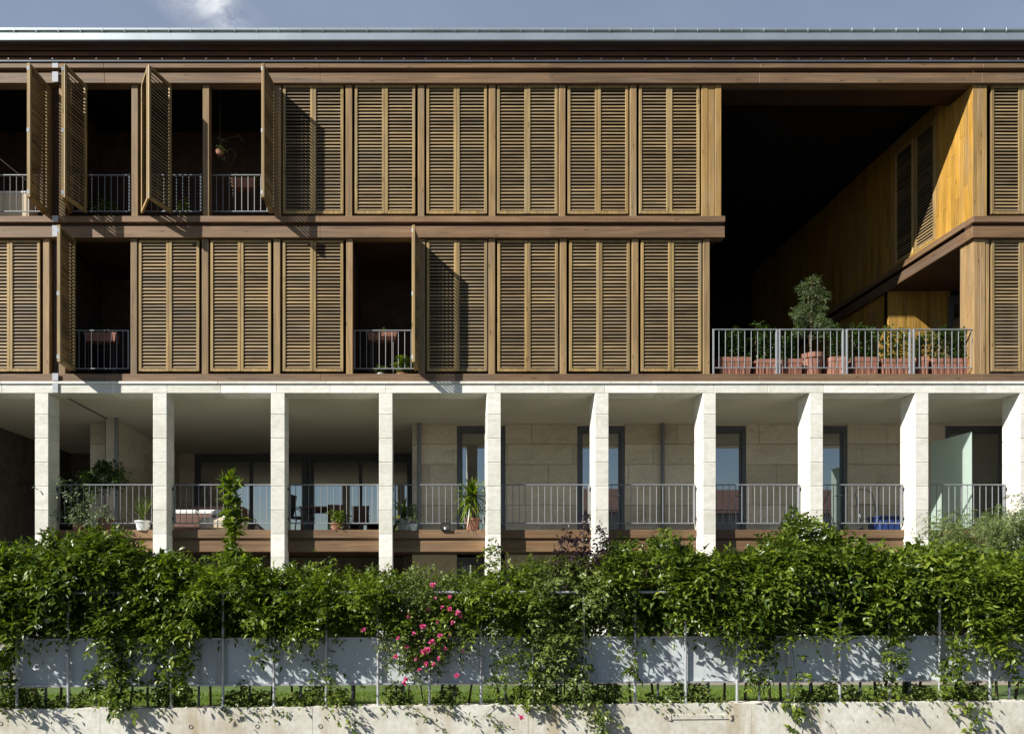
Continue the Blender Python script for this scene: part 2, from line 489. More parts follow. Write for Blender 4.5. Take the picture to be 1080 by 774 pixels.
# stone beam in blocks, ledge on top
mb = MB(); x = XL - .2
BT = Z(402.4)
mb.box(XL - .2, XR + .2, .01, PIER_D - .01, CEIL1 + .012, BT - .002)
i = 0
while x < XR + .2:
    w = 1.09 if i % 2 else 1.13
    mb.box(x + .003, min(x + w, XR + .2) - .003, 0, PIER_D, CEIL1 + .001, Z(405.2), .005); x += w; i += 1
part(mb, 'stone_beam', 'stone')
mb = MB(); x = XL - .2
while x < XR + .2:
    mb.box(x + .003, min(x + 2.2, XR + .2) - .003, -.025, PIER_D, Z(405.2) + .004, BT, .006); x += 2.2
part(mb, 'stone_ledge', 'stone')
# loggia ceiling and floors
mb = MB(); JX = X(57)
mb.box(XL - .2, JX - .05, PIER_D + .004, DEEP_Y + 2.2, CEIL1 + .03, CEIL1 + .2)
mb.box(JX + .05, XR + .2, PIER_D + .004, DEEP_Y + 2.2, CEIL1 + .03, CEIL1 + .2)
mb_j = MB().box(JX - .05, JX + .05, PIER_D + .01, DEEP_Y + 2.1, CEIL1 + .06, CEIL1 + .19)
part(mb, 'loggia_ceiling', 'plaster'); part(mb_j, 'ceiling_joint', 'black')
mb = MB(); mb.box(X(52), XR, .45, DEEP_Y + 2, FLOOR1 - .16, FLOOR1 - .02)
part(mb, 'loggia_floor', 'tile')
mb = MB(); s0 = Z(581.6, .31)
y = .45
while y < 6:
    mb.box(X(52), XR, y, y + .115, s0 + .012, s0 + .035); y += .12
part(mb, 'balcony_soffit', 'darkwood')
# brown timber boards between the piers
for (a, b), (c, d) in zip(piers[1:-1], piers[2:]):
    x0, x1 = X(b) + .004, X(c) - .004
    mb = MB()
    mb.box(x0, x1, .31, .43, Z(567.3, .31), FLOOR1, .006)
    mb.box(x0, x1, .325, .43, s0, Z(570.2, .31), .006)
    mb.box(x0, x1, .37, .44, Z(570.2, .31), Z(567.3, .31))
    part(mb, 'balcony_edge_boards', 'beam')

# stone clad walls in courses
def clad(mb, x0, x1, y, z0, z1, h=.5, w=1.35, t=.05, off=0):
    mb.box(x0, x1, y + .046, y + .2, z0, z1)
    z = z1; r = 0
    while z > z0 + .02:
        zz = max(z - h, z0)
        x = x0 - (off + (r * .37) % 1) * w
        while x < x1:
            xa, xb = max(x, x0), min(x + w, x1)
            if xb - xa > .02: mb.box(xa + .0045, xb - .0045, y, y + t, zz + .0055, z - .0055)
            x += w
        z = zz; r += 1
def clad_y(mb, x, y0, y1, z0, z1, h=.5, w=1.2, sgn=1):
    mb.box(x - sgn * .2, x - sgn * .006, y0, y1, z0, z1)
    z = z1; r = 0
    while z > z0 + .02:
        zz = max(z - h, z0); y = y0 - (r % 2) * w * .5
        while y < y1:
            ya, yb = max(y, y0), min(y + w, y1)
            if yb - ya > .02: mb.box(x - sgn * .05, x, ya + .006, yb - .006, zz + .006, z - .006)
            y += w
        z = zz; r += 1

DX = [(X(482, LOG_Y), X(533, LOG_Y)), (X(609, LOG_Y), X(659, LOG_Y)), (6.88, 8.04), (9.34, X(893.8, LOG_Y)), (X(997, LOG_Y), X(1120, LOG_Y))]
DTOP = CEIL1 - .02
mb = MB()
xs = [X(434.8, LOG_Y)] + [v for d in DX for v in d] + [XR]
for i in range(0, len(xs), 2):
    clad(mb, xs[i], xs[i + 1], LOG_Y, FLOOR1 - .02, CEIL1 + .03, .497, 1.6, off=.3 * i)
for a, b in DX: mb.box(a, b, LOG_Y, LOG_Y + .2, DTOP + .002, CEIL1 + .03)
part(mb, 'loggia_wall', 'stonewall')
mb = MB(); clad_y(mb, X(434.8, LOG_Y) + .002, LOG_Y + .2, DEEP_Y, FLOOR1 - .02, CEIL1 + .03, sgn=-1)
part(mb, 'loggia_side_wall', 'stonewall')
SX = X(130, LOG_Y)
mb = MB(); clad_y(mb, SX, LOG_Y - .5, DEEP_Y, FLOOR1 - .02, CEIL1 + .03, .497)
part(mb, 'loggia_side_wall', 'stonewall')
mb = MB(); clad(mb, X(95, LOG_Y), X(111, LOG_Y), LOG_Y, FLOOR1 - .02, CEIL1 + .03, .497)
part(mb, 'loggia_wall', 'stonewall')
mb = MB(); clad(mb, SX, X(205, DEEP_Y), DEEP_Y, FLOOR1 - .02, CEIL1 + .03, .497)
part(mb, 'loggia_wall', 'stonewall')
# ground floor wall under the loggias
mb = MB(); gx0 = X(434.8, 2.2)
gd = [(X(482, 2.2), X(533, 2.2)), (4.0, 5.1), (7.0, 8.1), (9.4, 10.5)]
xs = [gx0] + [v for d in gd for v in d] + [XR]
for i in range(0, len(xs), 2): clad(mb, xs[i], xs[i + 1], 2.2, LAWN_Z, s0 + .01, .5, 1.5, off=.2 * i)
part(mb, 'ground_floor_wall', 'stonewall')
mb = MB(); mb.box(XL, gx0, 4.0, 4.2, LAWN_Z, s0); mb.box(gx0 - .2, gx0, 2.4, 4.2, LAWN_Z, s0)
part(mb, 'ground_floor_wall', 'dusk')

# doors: frame > pane, handle
def door(a, b, y, z0, z1, pairs=1, fr=.085):
    mb = MB()
    mb.box(a, a + fr, y - .01, y + .08, z0, z1, .004); mb.box(b - fr, b, y - .01, y + .08, z0, z1, .004)
    mb.box(a + fr, b - fr, y - .01, y + .08, z1 - fr * 1.5, z1, .004); mb.box(a + fr, b - fr, y - .01, y + .08, z0, z0 + fr, .004)
    w = (b - a - 2 * fr) / pairs
    for i in range(pairs):
        xa, xb = a + fr + i * w, a + fr + (i + 1) * w
        q = .055
        mb.box(xa + .004, xa + q, y + .02, y + .07, z0 + fr, z1 - fr * 1.5); mb.box(xb - q, xb - .004, y + .02, y + .07, z0 + fr, z1 - fr * 1.5)
        mb.box(xa + q, xb - q, y + .02, y + .07, z1 - fr * 1.5 - q, z1 - fr * 1.5 - .002); mb.box(xa + q, xb - q, y + .02, y + .07, z0 + fr + .002, z0 + fr + q)
    f = part(mb, 'glazed_door', 'darkmetal')
    for i in range(pairs):
        xa, xb = a + fr + i * w, a + fr + (i + 1) * w
        g = MB(); g.box(xa + .05, xb - .05, y + .04, y + .06, z0 + fr + .05, z1 - fr * 1.5 - .05)
        build(g, 'pane', 'glass', f)
    h = MB(); hx = b - fr - .03
    h.tube([(hx, y + .02, z0 + 1.05), (hx, y - .03, z0 + 1.05), (hx - .11, y - .03, z0 + 1.05)], .009, 6)
    build(h, 'handle', 'galv', f)
for a, b in DX[:4]: door(a, b, LOG_Y + .03, FLOOR1 - .02, DTOP)
door(DX[4][0], DX[4][1], LOG_Y + .03, FLOOR1 - .02, DTOP, 2)
for a, b in gd: door(a, b, 2.25, LAWN_Z, s0 - .05)
door(X(205, DEEP_Y), X(205, DEEP_Y) + 3.4, DEEP_Y + .03, FLOOR1 - .02, CEIL1 + .02, 2, .12)
door(X(205, DEEP_Y) + 3.42, X(434.8, LOG_Y) - .01, DEEP_Y + .03, FLOOR1 - .02, CEIL1 + .02, 2, .12)
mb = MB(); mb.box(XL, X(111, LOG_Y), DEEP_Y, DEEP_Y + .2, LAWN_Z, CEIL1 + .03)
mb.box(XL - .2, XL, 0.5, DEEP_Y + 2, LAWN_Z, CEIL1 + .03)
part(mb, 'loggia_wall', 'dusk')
# downpipes
for px, y in ((442, LOG_Y - .06), (699, LOG_Y - .06), (113, LOG_Y - .12), (123, LOG_Y - .62)):
    mb = MB(); x = X(px, y)
    mb.tube([(x, y, FLOOR1), (x, y, CEIL1 + .05)], .042, 12)
    for z in (FLOOR1 + .5, FLOOR1 + 1.9): mb.tube([(x, y, z), (x, y, z + .04)], .05, 12)
    part(mb, 'downpipe', 'gunmetal', smooth=False)

# railings: rails as the part, balusters and end posts as its sub-parts
def railing(x0, x1, y, ztop, zbot, n=None, ends=True, feet=None):
    r = MB()
    r.box(x0, x1, y - .02, y + .02, ztop - .022, ztop, .003)
    o = part(r, 'railing', 'paintedsteel')
    build(MB().box(x0, x1, y - .012, y + .012, zbot, zbot + .022, .003), 'bottom_rail', 'paintedsteel', o)
    n = n or max(3, round((x1 - x0) / .128))
    b = MB()
    for i in range(1, n):
        x = x0 + (x1 - x0) * i / n
        b.tube([(x, y, zbot + .018), (x, y, ztop - .018)], .0075, 6)
    build(b, 'balusters', 'paintedsteel', o)
    if ends:
        for x in (x0 + .014, x1 - .014):
            e = MB(); e.box(x - .016, x + .016, y - .022, y + .022, feet if feet is not None else zbot, ztop + .002, .003)
            build(e, 'railing_post', 'paintedsteel', o)
    return o
RY = .34
for (a, b), (c, d) in zip(piers[1:-1], piers[2:]):
    x0, x1 = X(b) + .03, X(c) - .03
    o = railing(x0, x1, RY, Z(510.6, RY), Z(552.2, RY))
    br = MB()
    for x in (x0 - .022, x1 + .022):
        for z in (Z(516, RY), Z(547, RY)): br.box(x - .007, x + .007, RY - .03, RY + .03, z - .03, z + .03)
    for m in pieces(br): build(m, 'wall_bracket', 'blackmetal', o)

# ---- timber storeys
YB, YP, YS = .0, .055, .085
A_TOP, A_BOT = Z(91, YS), Z(226, YS)         # upper shutters
B_TOP, B_BOT = Z(254, YS), Z(391.8, YS)      # lower shutters
FL_T = Z(394, 0)                             # floor of the lower timber storey
FL_U = Z(228.6, 0)
XW_U, XW_L = X(761.3), X(749)                # ends of the left wing (upper, lower)
XC = X(1028.3)                               # corner of the right wing
def board(name, x0, x1, z0, z1, y0=YB, y1=.2, mat='beam'):
    # laid in lengths with tight joints
    mb = MB(); x = x0; k = 0
    while x < x1 - .01:
        w = 4.1 + .7 * ((k * 37) % 5) / 5
        xe = min(x + w, x1)
        if x1 - xe < .6: xe = x1
        mb.box(x, xe - .002, y0, y1, z0, z1, .006); x = xe; k += 1
    return part(mb, name, mat)
board('floor_beam', XL, XR, Z(402), FL_T, .01, .3)
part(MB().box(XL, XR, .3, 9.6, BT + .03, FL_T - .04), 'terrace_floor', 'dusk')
LE = X(764.7)
for xa, xb in ((XL, LE), (X(1028.3) - .05, XR)):
    board('floor_beam', xa, xb, Z(234.8), Z(228.3), -.02, .2)
    board('floor_beam', xa, xb, Z(250.5), Z(238.6), YB, .2)
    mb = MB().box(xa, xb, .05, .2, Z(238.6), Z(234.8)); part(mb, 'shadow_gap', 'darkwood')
# upper floor slabs (soffits)
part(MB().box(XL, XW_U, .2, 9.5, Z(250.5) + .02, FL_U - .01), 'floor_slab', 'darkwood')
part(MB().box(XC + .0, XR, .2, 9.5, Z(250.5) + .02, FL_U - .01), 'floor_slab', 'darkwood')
# slab edge running back along the recess
for z0, z1, dx in ((Z(234.8), Z(228.3), .06), (Z(250.5), Z(238.6), .04)):
    part(MB().box(XC - dx, XC + .02, .2, 9.3, z0, z1, .006), 'floor_beam', 'beam_y')
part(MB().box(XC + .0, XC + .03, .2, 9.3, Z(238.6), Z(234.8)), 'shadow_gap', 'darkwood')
# top beams under the eaves
board('eaves_beam', XL, XR, Z(73), Z(67.6), -.03, .2)
board('eaves_beam', XL, XR, Z(87.8), Z(77), YB, .2)
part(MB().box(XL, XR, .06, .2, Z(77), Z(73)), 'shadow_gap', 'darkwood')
# eaves band
mb = MB(); EO = -.10
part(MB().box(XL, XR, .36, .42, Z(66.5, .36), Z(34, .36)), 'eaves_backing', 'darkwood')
for k in range(4):
    yy = .30 - k * .05; zz = Z(64.5 - k * 6.2, yy)
    mb.box(XL, XR, yy, yy + .03, zz, zz + .078, .004)
part(mb, 'eaves_slats', 'eaveswood')
rf = MB()
rf.box(XL - .3, XR + .3, EO, EO + .045, Z(42.6, EO), Z(34.4, EO), .012)
rf.box(XL - .3, XR + .3, EO + .03, .6, Z(34.4, EO), Z(32.6, EO))
rf.box(XL - .3, XR + .3, EO - .015, .6, Z(32.6, EO), Z(29.8, EO), .008)
b0 = len(rf.v); zr = Z(29.8, EO) - .04
rf.v += [(XL - .3, .55, zr), (XR + .3, .55, zr), (XR + .3, 6, zr + .5), (XL - .3, 6, zr + .5), (XR + .3, 11, zr), (XL - .3, 11, zr),
         (XL - .3, .55, zr - .3), (XR + .3, .55, zr - .3), (XR + .3, 11, zr - .3), (XL - .3, 11, zr - .3)]
rf.f += [(b0, b0 + 1, b0 + 2, b0 + 3), (b0 + 3, b0 + 2, b0 + 4, b0 + 5), (b0 + 6, b0 + 9, b0 + 8, b0 + 7), (b0 + 9, b0 + 5, b0 + 4, b0 + 8)]
roof = part(rf, 'roof', 'zinc')
mb = MB(); x = X(18.5)- .444 * 6
while x < XR:
    mb.box(x - .006, x + .006, EO - .02, EO + .5, Z(33.8, EO), Z(30.3, EO)); x += .4437
build(mb, 'roof_seams', 'zinc', roof)
fl_ = part(MB().box(XL, XR, -.05, .3, Z(67.2), Z(65.3), .004), 'eaves_flashing', 'darkmetal')
mb = MB(); x = X(10.5) - .444 * 4
while x < XR:
    mb.obox((x, -.045, Z(64.2)), (.6, 0, .8), (0, 1, 0), (-.8, 0, .6), .013, .012, .004); x += .4437
build(mb, 'flashing_clips', 'zinc', fl_)

# posts
PW = .066
lowposts = [-103, -27.2, 48.7, 65.5, 141, 216.3, 292, 368.6, 445, 518.8, 594.2, 670, 745.2]
upposts = [-103, -27.2, 48.9, 65.5, 142, 217.2, 293, 368, 444.2, 519.2, 593, 668]
for px in lowposts:
    part(MB().box(X(px, YP) - PW, X(px, YP) + PW, YP, .24, FL_T, Z(250.6), .006), 'post', 'post')
for px in upposts:
    part(MB().box(X(px, YP) - PW, X(px, YP) + PW, YP, .24, FL_U, Z(87.8), .006), 'post', 'post')
# corner of the left wing, upper storey: vertical planks
mb = MB(); x = X(740, YP)
for k in range(3):
    mb.box(x + .004, x + .13, YP + .01 * (k == 1), .24, FL_U, Z(87.8), .006); x += .136
part(mb, 'corner_planks', 'planktrim')
# metal expansion joint strips
mb = MB(); jx = X(59)
for z0, z1 in ((Z(73), Z(67.6)), (Z(87.8), Z(77)), (Z(234.8), Z(228.3)), (Z(250.5), Z(238.6)), (Z(402), FL_T)):
    mb.box(jx - .06, jx + .06, -.034, -.02, z0 + .002, z1 - .002)
mb.box(jx - .055, jx + .055, -.028, -.014, CEIL1 + .002, BT - .03)
part(mb, 'joint_cover', 'plate')
part(MB().box(X(52.3), X(62.2), .14, .2, FL_T, Z(87.8)), 'joint_recess', 'darkwood')

# end walls, back walls and floors of the timber storeys: dark loggias behind the shutters
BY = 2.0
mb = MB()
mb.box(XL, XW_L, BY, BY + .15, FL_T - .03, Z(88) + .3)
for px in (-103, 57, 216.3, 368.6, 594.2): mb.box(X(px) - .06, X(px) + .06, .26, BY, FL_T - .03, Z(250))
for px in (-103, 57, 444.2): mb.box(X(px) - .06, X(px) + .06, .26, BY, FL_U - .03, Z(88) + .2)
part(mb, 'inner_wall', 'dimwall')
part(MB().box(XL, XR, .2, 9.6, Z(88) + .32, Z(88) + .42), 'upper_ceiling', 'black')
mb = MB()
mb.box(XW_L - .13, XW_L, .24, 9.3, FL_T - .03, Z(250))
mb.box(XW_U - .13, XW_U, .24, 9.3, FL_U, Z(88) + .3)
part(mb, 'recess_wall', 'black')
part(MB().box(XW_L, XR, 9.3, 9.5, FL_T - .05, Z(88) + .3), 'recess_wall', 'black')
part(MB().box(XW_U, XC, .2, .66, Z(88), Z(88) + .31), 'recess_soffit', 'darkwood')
# right wing: golden plank side wall with two shutters in it
def planks_y(name, x, y0, y1, z0, z1, mat, th=.04, w=.115):
    mb = MB(); y = y0
    while y < y1 - .01:
        ye = min(y + w, y1)
        zj = z0 + (z1 - z0) * random.uniform(.15, .85)
        mb.box(x, x + th, y + .0015, ye - .0015, z0, zj - .0015, .003); mb.box(x, x + th, y + .0015, ye - .0015, zj + .0015, z1, .003); y = ye
    return part(mb, name, mat)
zr0, zr1 = FL_U, Z(88) + .3
planks_y('plank_wall', XC, .056, 1.05, zr0, zr1, 'plank')
planks_y('plank_wall', XC, 2.42, 9.3, zr0, zr1, 'plank')
part(MB().box(XC + .05, XC + .1, .25, 9.3, zr0, zr1), 'wall_core', 'black')
mb = MB(); x = XC
for k, w in enumerate((.10, .10, .09)):
    mb.box(x + .002, x + w - .002, YP, .24, FL_U, Z(88), .005); x += w
part(mb, 'corner_planks', 'planktrim')
# lower right: timber post block, porch behind it
mb = MB(); x = X(1029.5)
for k, w in enumerate((.13, .10, .10)):
    mb.box(x + .002, x + w - .002, YP + .02 * (k == 2), .42, FL_T, Z(250.6), .005); x += w
part(mb, 'corner_planks', 'post')
PY = 2.64
mb = MB(); x = XC + .05
while x < X(999, PY) - .02:
    mb.box(x + .0015, x + .1135, PY, PY + .04, FL_T - .03, Z(250.5) + .02, .003); x += .115
part(mb, 'plank_wall', 'plank')
part(MB().box(XC + .05, XR, PY + .05, PY + .15, FL_T - .03, Z(250.5) + .02), 'wall_core', 'black')
planks_y('plank_wall', XC + .05, PY, 9.3, FL_T - .03, Z(250.5) + .02, 'plank')
door(X(1000, PY), X(1000, PY) + 1.5, PY - .02, FL_T - .03, Z(250.5) - .1, 1)
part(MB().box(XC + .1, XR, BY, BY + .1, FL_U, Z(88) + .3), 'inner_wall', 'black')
part(MB().box(XR, XR + .2, .24, 9.5, LAWN_Z, Z(88) + .3), 'end_wall', 'stonewall')
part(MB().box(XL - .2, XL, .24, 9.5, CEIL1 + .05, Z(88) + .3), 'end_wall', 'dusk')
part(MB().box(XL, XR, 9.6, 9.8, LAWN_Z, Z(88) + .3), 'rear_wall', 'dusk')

# ---- shutters.  A leaf is modelled with its hinge stile at x=0, bottom at z=0, outer face towards -y
LW = .613
def leaf_meshes(H, tag):
    t = .042; st = .056
    f = MB()
    f.box(0, st, -t / 2, t / 2, 0, H, .004); f.box(LW - st, LW, -t / 2, t / 2, 0, H, .004)
    f.box(st, LW - st, -t / 2 + .001, t / 2 - .001, 0, .055); f.box(st, LW - st, -t / 2 + .001, t / 2 - .001, H - .045, H)
    s = MB(); n = 37; p = (H - .10) / n; a = math.radians(22)
    for i in range(n):
        zc = .055 + p * (i + .5)
        s.obox((LW / 2, 0, zc), (1, 0, 0), (0, math.sin(a), math.cos(a)), (0, -math.cos(a), math.sin(a)), LW / 2 - st, .0195, .0045)
    c = MB().box(LW - .012, LW + .004, -.024, .024, -.04, .04, .002)
    out = []
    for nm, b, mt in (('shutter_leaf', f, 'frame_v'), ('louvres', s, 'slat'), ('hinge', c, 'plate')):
        me = bpy.data.meshes.new(nm); me.from_pydata(b.v, [], b.f); me.materials.append(M[mt]); me.update(); out.append(me)
    return out
MU, ML = leaf_meshes(A_TOP - A_BOT, 'u'), leaf_meshes(B_TOP - B_BOT, 'l')
def leaf(ms, x, y, z, rz, lean=0.0, hinge=False):
    o = link('shutter_leaf', ms[0], BB, (x, y, z - LAWN_Z))
    o.rotation_euler = (0, lean, rz)
    link('louvres', ms[1], o)
    if hinge:
        H = A_TOP - A_BOT if ms is MU else B_TOP - B_BOT
        for zz in (.10, H * .5, H - .10): link('hinge', ms[2], o, (0, 0, zz))
    return o
def closed(px_l, px_r, ms, zb):
    a, b = X(px_l, YS), X(px_r, YS); c = (a + b) / 2
    jit = lambda: random.uniform(-.006, .006)
    leaf(ms, c - LW - .003, YS + jit(), zb, 0)
    leaf(ms, c + .003, YS + jit(), zb, 0)
for i in range(1, 11):
    if upposts[i] in (65.5, 142, 217.2, -27.2, 48.9): continue
    closed(upposts[i], upposts[i + 1], MU, A_BOT)
closed(668, 743.3, MU, A_BOT)
closed(-103, -27.2, MU, A_BOT); closed(-103, -27.2, ML, B_BOT)
for i in range(1, 12):
    if lowposts[i] in (48.7, 65.5, 368.6): continue
    closed(lowposts[i], lowposts[i + 1], ML, B_BOT)
# right wing bays
rp = [1078 - 37.5 + 2, 1115.5, 1191]
for ms, zb, zt, z0 in ((MU, A_BOT, Z(87.8), FL_U), (ML, B_BOT, Z(250.6), FL_T)):
    closed(1041, 1113, ms, zb)
    part(MB().box(X(1115.5, YP) - PW, X(1115.5, YP) + PW, YP, .24, z0, zt, .006), 'post', 'post')
    closed(1115.5, 1187, ms, zb)
# shutters in the recess side wall
for k in range(2):
    o = leaf(MU, XC + .02, 1.09 + k * .66 + .62, A_BOT, -math.pi / 2)
part(MB().box(XC, XC + .05, 1.05, 1.085, zr0, zr1), 'jamb', 'planktrim')
mb = MB(); mb.box(XC, XC + .05, 1.09, 2.4, A_TOP + .005, zr1); mb.box(XC, XC + .05, 1.09, 2.4, zr0, A_BOT - .005)
part(mb, 'jamb', 'plank')
# folded shutters: two leaves meeting at a fold that stands out from the facade
def folded(hx, fx, ex, ms, zb, lean=0.0):
    """hinge at hx, fold at fx, free end at ex (all world X)"""
    for (sx, first) in ((hx, True), (ex, False)):
        dx = max(-.5, min(.5, fx - sx))
        dy = -math.sqrt(max(LW * LW - dx * dx, .01))
        if first: leaf(ms, sx, YS - .02, zb, math.atan2(dy, dx), lean, hinge=True)
        else: leaf(ms, sx + dx + .022, YS - .02 + dy, zb, math.atan2(-dy, -dx), lean)
folded(X(50) - .12, -7.585, X(47.5), MU, A_BOT, math.radians(.0))
folded(-7.05, -6.915, X(88.3), MU, A_BOT)
folded(X(148.5), -5.28, X(178), MU, A_BOT)
folded(X(288.5), -3.02, X(283.5), MU, A_BOT)
folded(-7.05, -7.0, X(76.2), ML, B_BOT)
folded(X(441.5), -.085, X(437), ML, B_BOT)

# railings of the open bays
UR = (Z(184.6, .3), Z(223.8, .3)); LR = (Z(348.2, .3), Z(389.4, .3))
for a, b in ((-27.2, 48.9), (65.5, 142), (142, 217.2), (217.2, 293)):
    railing(X(a, .3) + .09, X(b, .3) - .09, .3, *UR)
for a, b in ((65.5, 141), (368.6, 445)): railing(X(a, .3) + .09, X(b, .3) - .09, .3, *LR)
# terrace railing
TR = (Z(347.2, .1), Z(388.6, .1))
for a, b in ((751.5, 819.6), (821.3, 889.6), (892.2, 960.2), (962.8, 1031.5)):
    railing(X(a, .1), X(b, .1), .10, TR[0], TR[1], 10, feet=FL_T)

# ------------------------------------------------------------------ garden wall and fence
org = fence_pt(540)
WB = Vector((org.x, org.y, 0))
def fbox(mb, px0, px1, o0, o1, z0, z1, c=0.0):
    """a box along the fence line between two px, offsets behind the line"""
    a, b = fence_pt(px0), fence_pt(px1); n = Vector((-Fdir.y, Fdir.x))
    ctr = (a + b) / 2 + n * (o0 + o1) / 2
    mb.obox((ctr.x, ctr.y, (z0 + z1) / 2), (Fdir.x, Fdir.y, 0), (n.x, n.y, 0), (0, 0, 1), (b - a).length / 2, abs(o1 - o0) / 2, (z1 - z0) / 2)
wall = empty('garden_wall', 'low stained concrete retaining wall with tie holes under the metal fence', 'wall', WB)
mb = MB()
cuts = [-260, -40, 108, 330, 556, 790, 1010, 1340]
for a, b in zip(cuts, cuts[1:]): fbox(mb, a + .2, b - .2, -.07, .12, 0, WALLTOP + random.uniform(-.004, .004))
build(mb, 'wall_body', 'concrete', wall)
def disc(px, py, r):
    p = fence_pt(px, -.0705); z = zf(py, p)
    m = MB(); n = 14; q = Vector((Fdir.x, Fdir.y, 0)); bk = Vector((-Fdir.y, Fdir.x, 0)); c = Vector((p.x, p.y, z))
    for rr, dd in ((r * 1.25, -.004), (r, -.004), (r * .8, .002)):
        for k in range(n):
            t = 2 * math.pi * k / n
            m.v.append(tuple(c + q * rr * math.cos(t) + Vector((0, 0, 1)) * rr * math.sin(t) + bk * dd))
    for j in range(2):
        for k in range(n): m.f.append((j * n + k, j * n + (k + 1) % n, (j + 1) * n + (k + 1) % n, (j + 1) * n + k))
    m.f.append(tuple(2 * n + k for k in range(n)))
    return m
for px, py in ((4, 762.5), (72, 762.5), (140, 765.5), (203, 766), (272.5, 765.5), (338.5, 765.5)):
    build(disc(px, py, .022), 'tie_hole', 'dusk', wall)
mb = MB(); p = fence_pt(735, -.08)
fbox(mb, 703, 768, -.082, -.0705, zf(758, p), zf(753.5, p)); build(mb, 'anchor_strip', 'concrete', wall)
mb = MB(); fbox(mb, 766, 768.5, -.09, -.0825, zf(759, p), zf(752.5, p)); fbox(mb, 702.5, 705, -.09, -.0825, zf(759, p), zf(752.5, p)); build(mb, 'anchor_end', 'concrete', wall)

fence = empty('garden_fence', 'galvanised metal fence with grey blue sheet panels along the concrete wall', 'fence', Vector((org.x, org.y, WALLTOP)))
posts = [-90.5, -36.3, 18, 72, 126, 180.5, 235.2, 289, 344, 398.6, 453, 507.3, 561.8, 615.6, 669.7, 723.2, 777.4, 831.5, 885.6, 938, 991, 1044, 1097, 1150]
pz = fence_pt(540); ZPT, ZPB, ZR = WALLTOP + .875, WALLTOP + .265, WALLTOP + 1.475
for px in posts:
    p = fence_pt(px, 0)
    m = MB(); m.tube([(p.x, p.y, WALLTOP - .01), (p.x, p.y, ZR)], .0185, 10)
    m.tube([(p.x, p.y, WALLTOP - .004), (p.x, p.y, WALLTOP + .012)], .04, 10)
    build(m, 'fence_post', 'galv', fence, smooth=False)
    p = fence_pt(px + 16, .09)
for a, b in zip(posts[2:], posts[3:]):
    m = MB(); fbox(m, a + .25, b - .25, .045, .053, ZPB + .02, ZPT - .01)
    build(m, 'sheet_panel', 'panel', fence)
    q = fence_pt((a + b) / 2, .085)
    m = MB(); m.tube([(q.x, q.y, WALLTOP - .02), (q.x, q.y, ZPB + .05)], .016, 8)
    build(m, 'panel_leg', 'darkmetal', fence)
m = MB(); fbox(m, posts[0], posts[-1], .015, .044, ZPB, ZPB + .026); build(m, 'fence_rail', 'galv', fence)
m = MB(); fbox(m, posts[2], posts[-1], .03, .058, ZPT - .008, ZPT + .012); build(m, 'fence_rail', 'galv', fence)
m = MB(); a, b = fence_pt(posts[0]), fence_pt(posts[-1]); m.tube([(a.x, a.y, ZR), (b.x, b.y, ZR)], .02, 10); build(m, 'fence_rail', 'galv', fence)

# ------------------------------------------------------------------ hedge shrubs along the fence
TOP = np.array([(-120, 580), (0, 579), (20, 576), (42, 577), (56, 569), (83, 563), (111, 563), (139, 569), (155, 580), (175, 594), (194, 597), (222, 602),
                (236, 588), (250, 588), (278, 598), (298, 598), (325, 604), (364, 602), (387, 604), (403, 598), (420, 603), (442, 614), (464, 615), (481, 609),
                (503, 602), (520, 600), (534, 604), (553, 592), (575, 596), (595, 588), (623, 600), (651, 581), (690, 570), (712, 567), (729, 579), (762, 585),
                (790, 585), (808, 580), (830, 573), (845, 556), (857, 545), (872, 550), (885, 558), (905, 568), (928, 574), (946, 586), (960, 580), (985, 574), (1010, 578),
                (1040, 582), (1060, 588), (1080, 585), (1200, 585)], float)
def top_at(px): return np.interp(px, TOP[:, 0], TOP[:, 1])
BOTP = np.array([(-120, 700), (0, 705), (30, 690), (60, 668), (90, 672), (120, 690), (140, 672), (180, 690), (200, 700), (230, 672), (260, 668), (290, 690), (330, 672), (350, 665),
                 (400, 672), (430, 690), (480, 680), (500, 668), (540, 672), (560, 690), (600, 690), (640, 668), (690, 672), (720, 665), (760, 672), (800, 690), (830, 680), (870, 665),
                 (920, 668), (960, 672), (1000, 665), (1050, 672), (1080, 675), (1200, 675)], float)
def fence_world(px, py, off):
    p = fence_pt(px, off)
    return (p.x, p.y, zf(py, p))

def shrub_centres(x0, x1, dens, off_lo=-.34, off_hi=1.0, margin=12):
    n = int((x1 - x0) * dens); C = []
    while len(C) < n:
        px = random.uniform(x0, x1)
        t, b = top_at(px) + margin, np.interp(px, BOTP[:, 0], BOTP[:, 1]) - 5
        u = random.random() ** .8
        py = t + (b - t) * u
        bulge = math.exp(-((u - .32) / .34) ** 2)
        off = .3 + (random.random() ** 1.5) * .7 - .62 * bulge * random.uniform(.5, 1)
        if u < .2: off = random.uniform(-.05, .65)
        w = math.sin(px * .043 + .8) + .8 * math.sin(px * .097 + 2.1) + .6 * math.sin(px * .019)
        if u > .5 and random.random() < (.24 if w > -.1 else .08):
            off = random.uniform(-.24, -.04); py += random.uniform(0, 12) * max(0, w)
        C.append(fence_world(px, py, max(off_lo, min(off_hi, off))))
    return np.array(C)

def stems_for(px0, px1, n, r=.02):
    mb = MB()
    for i in range(n):
        px = px0 + (px1 - px0) * (i + .5) / n + random.uniform(-8, 8)
        a = Vector(fence_world(px, 742, random.uniform(.15, .5))); a.z = LAWN_Z - .05
        pts = [a]; tz = zf(top_at(px) + 15, fence_pt(px, .4))
        k = 6
        for j in range(1, k + 1):
            pts.append(Vector((a.x + random.uniform(-.05, .05) * max(0, j - 1) ** .9, a.y + random.uniform(-.07, .07), a.z + (tz - a.z) * j / k)))
        mb.tube(pts, [r * (1 - .7 * j / k) for j in range(k + 1)], 6)
    return mb

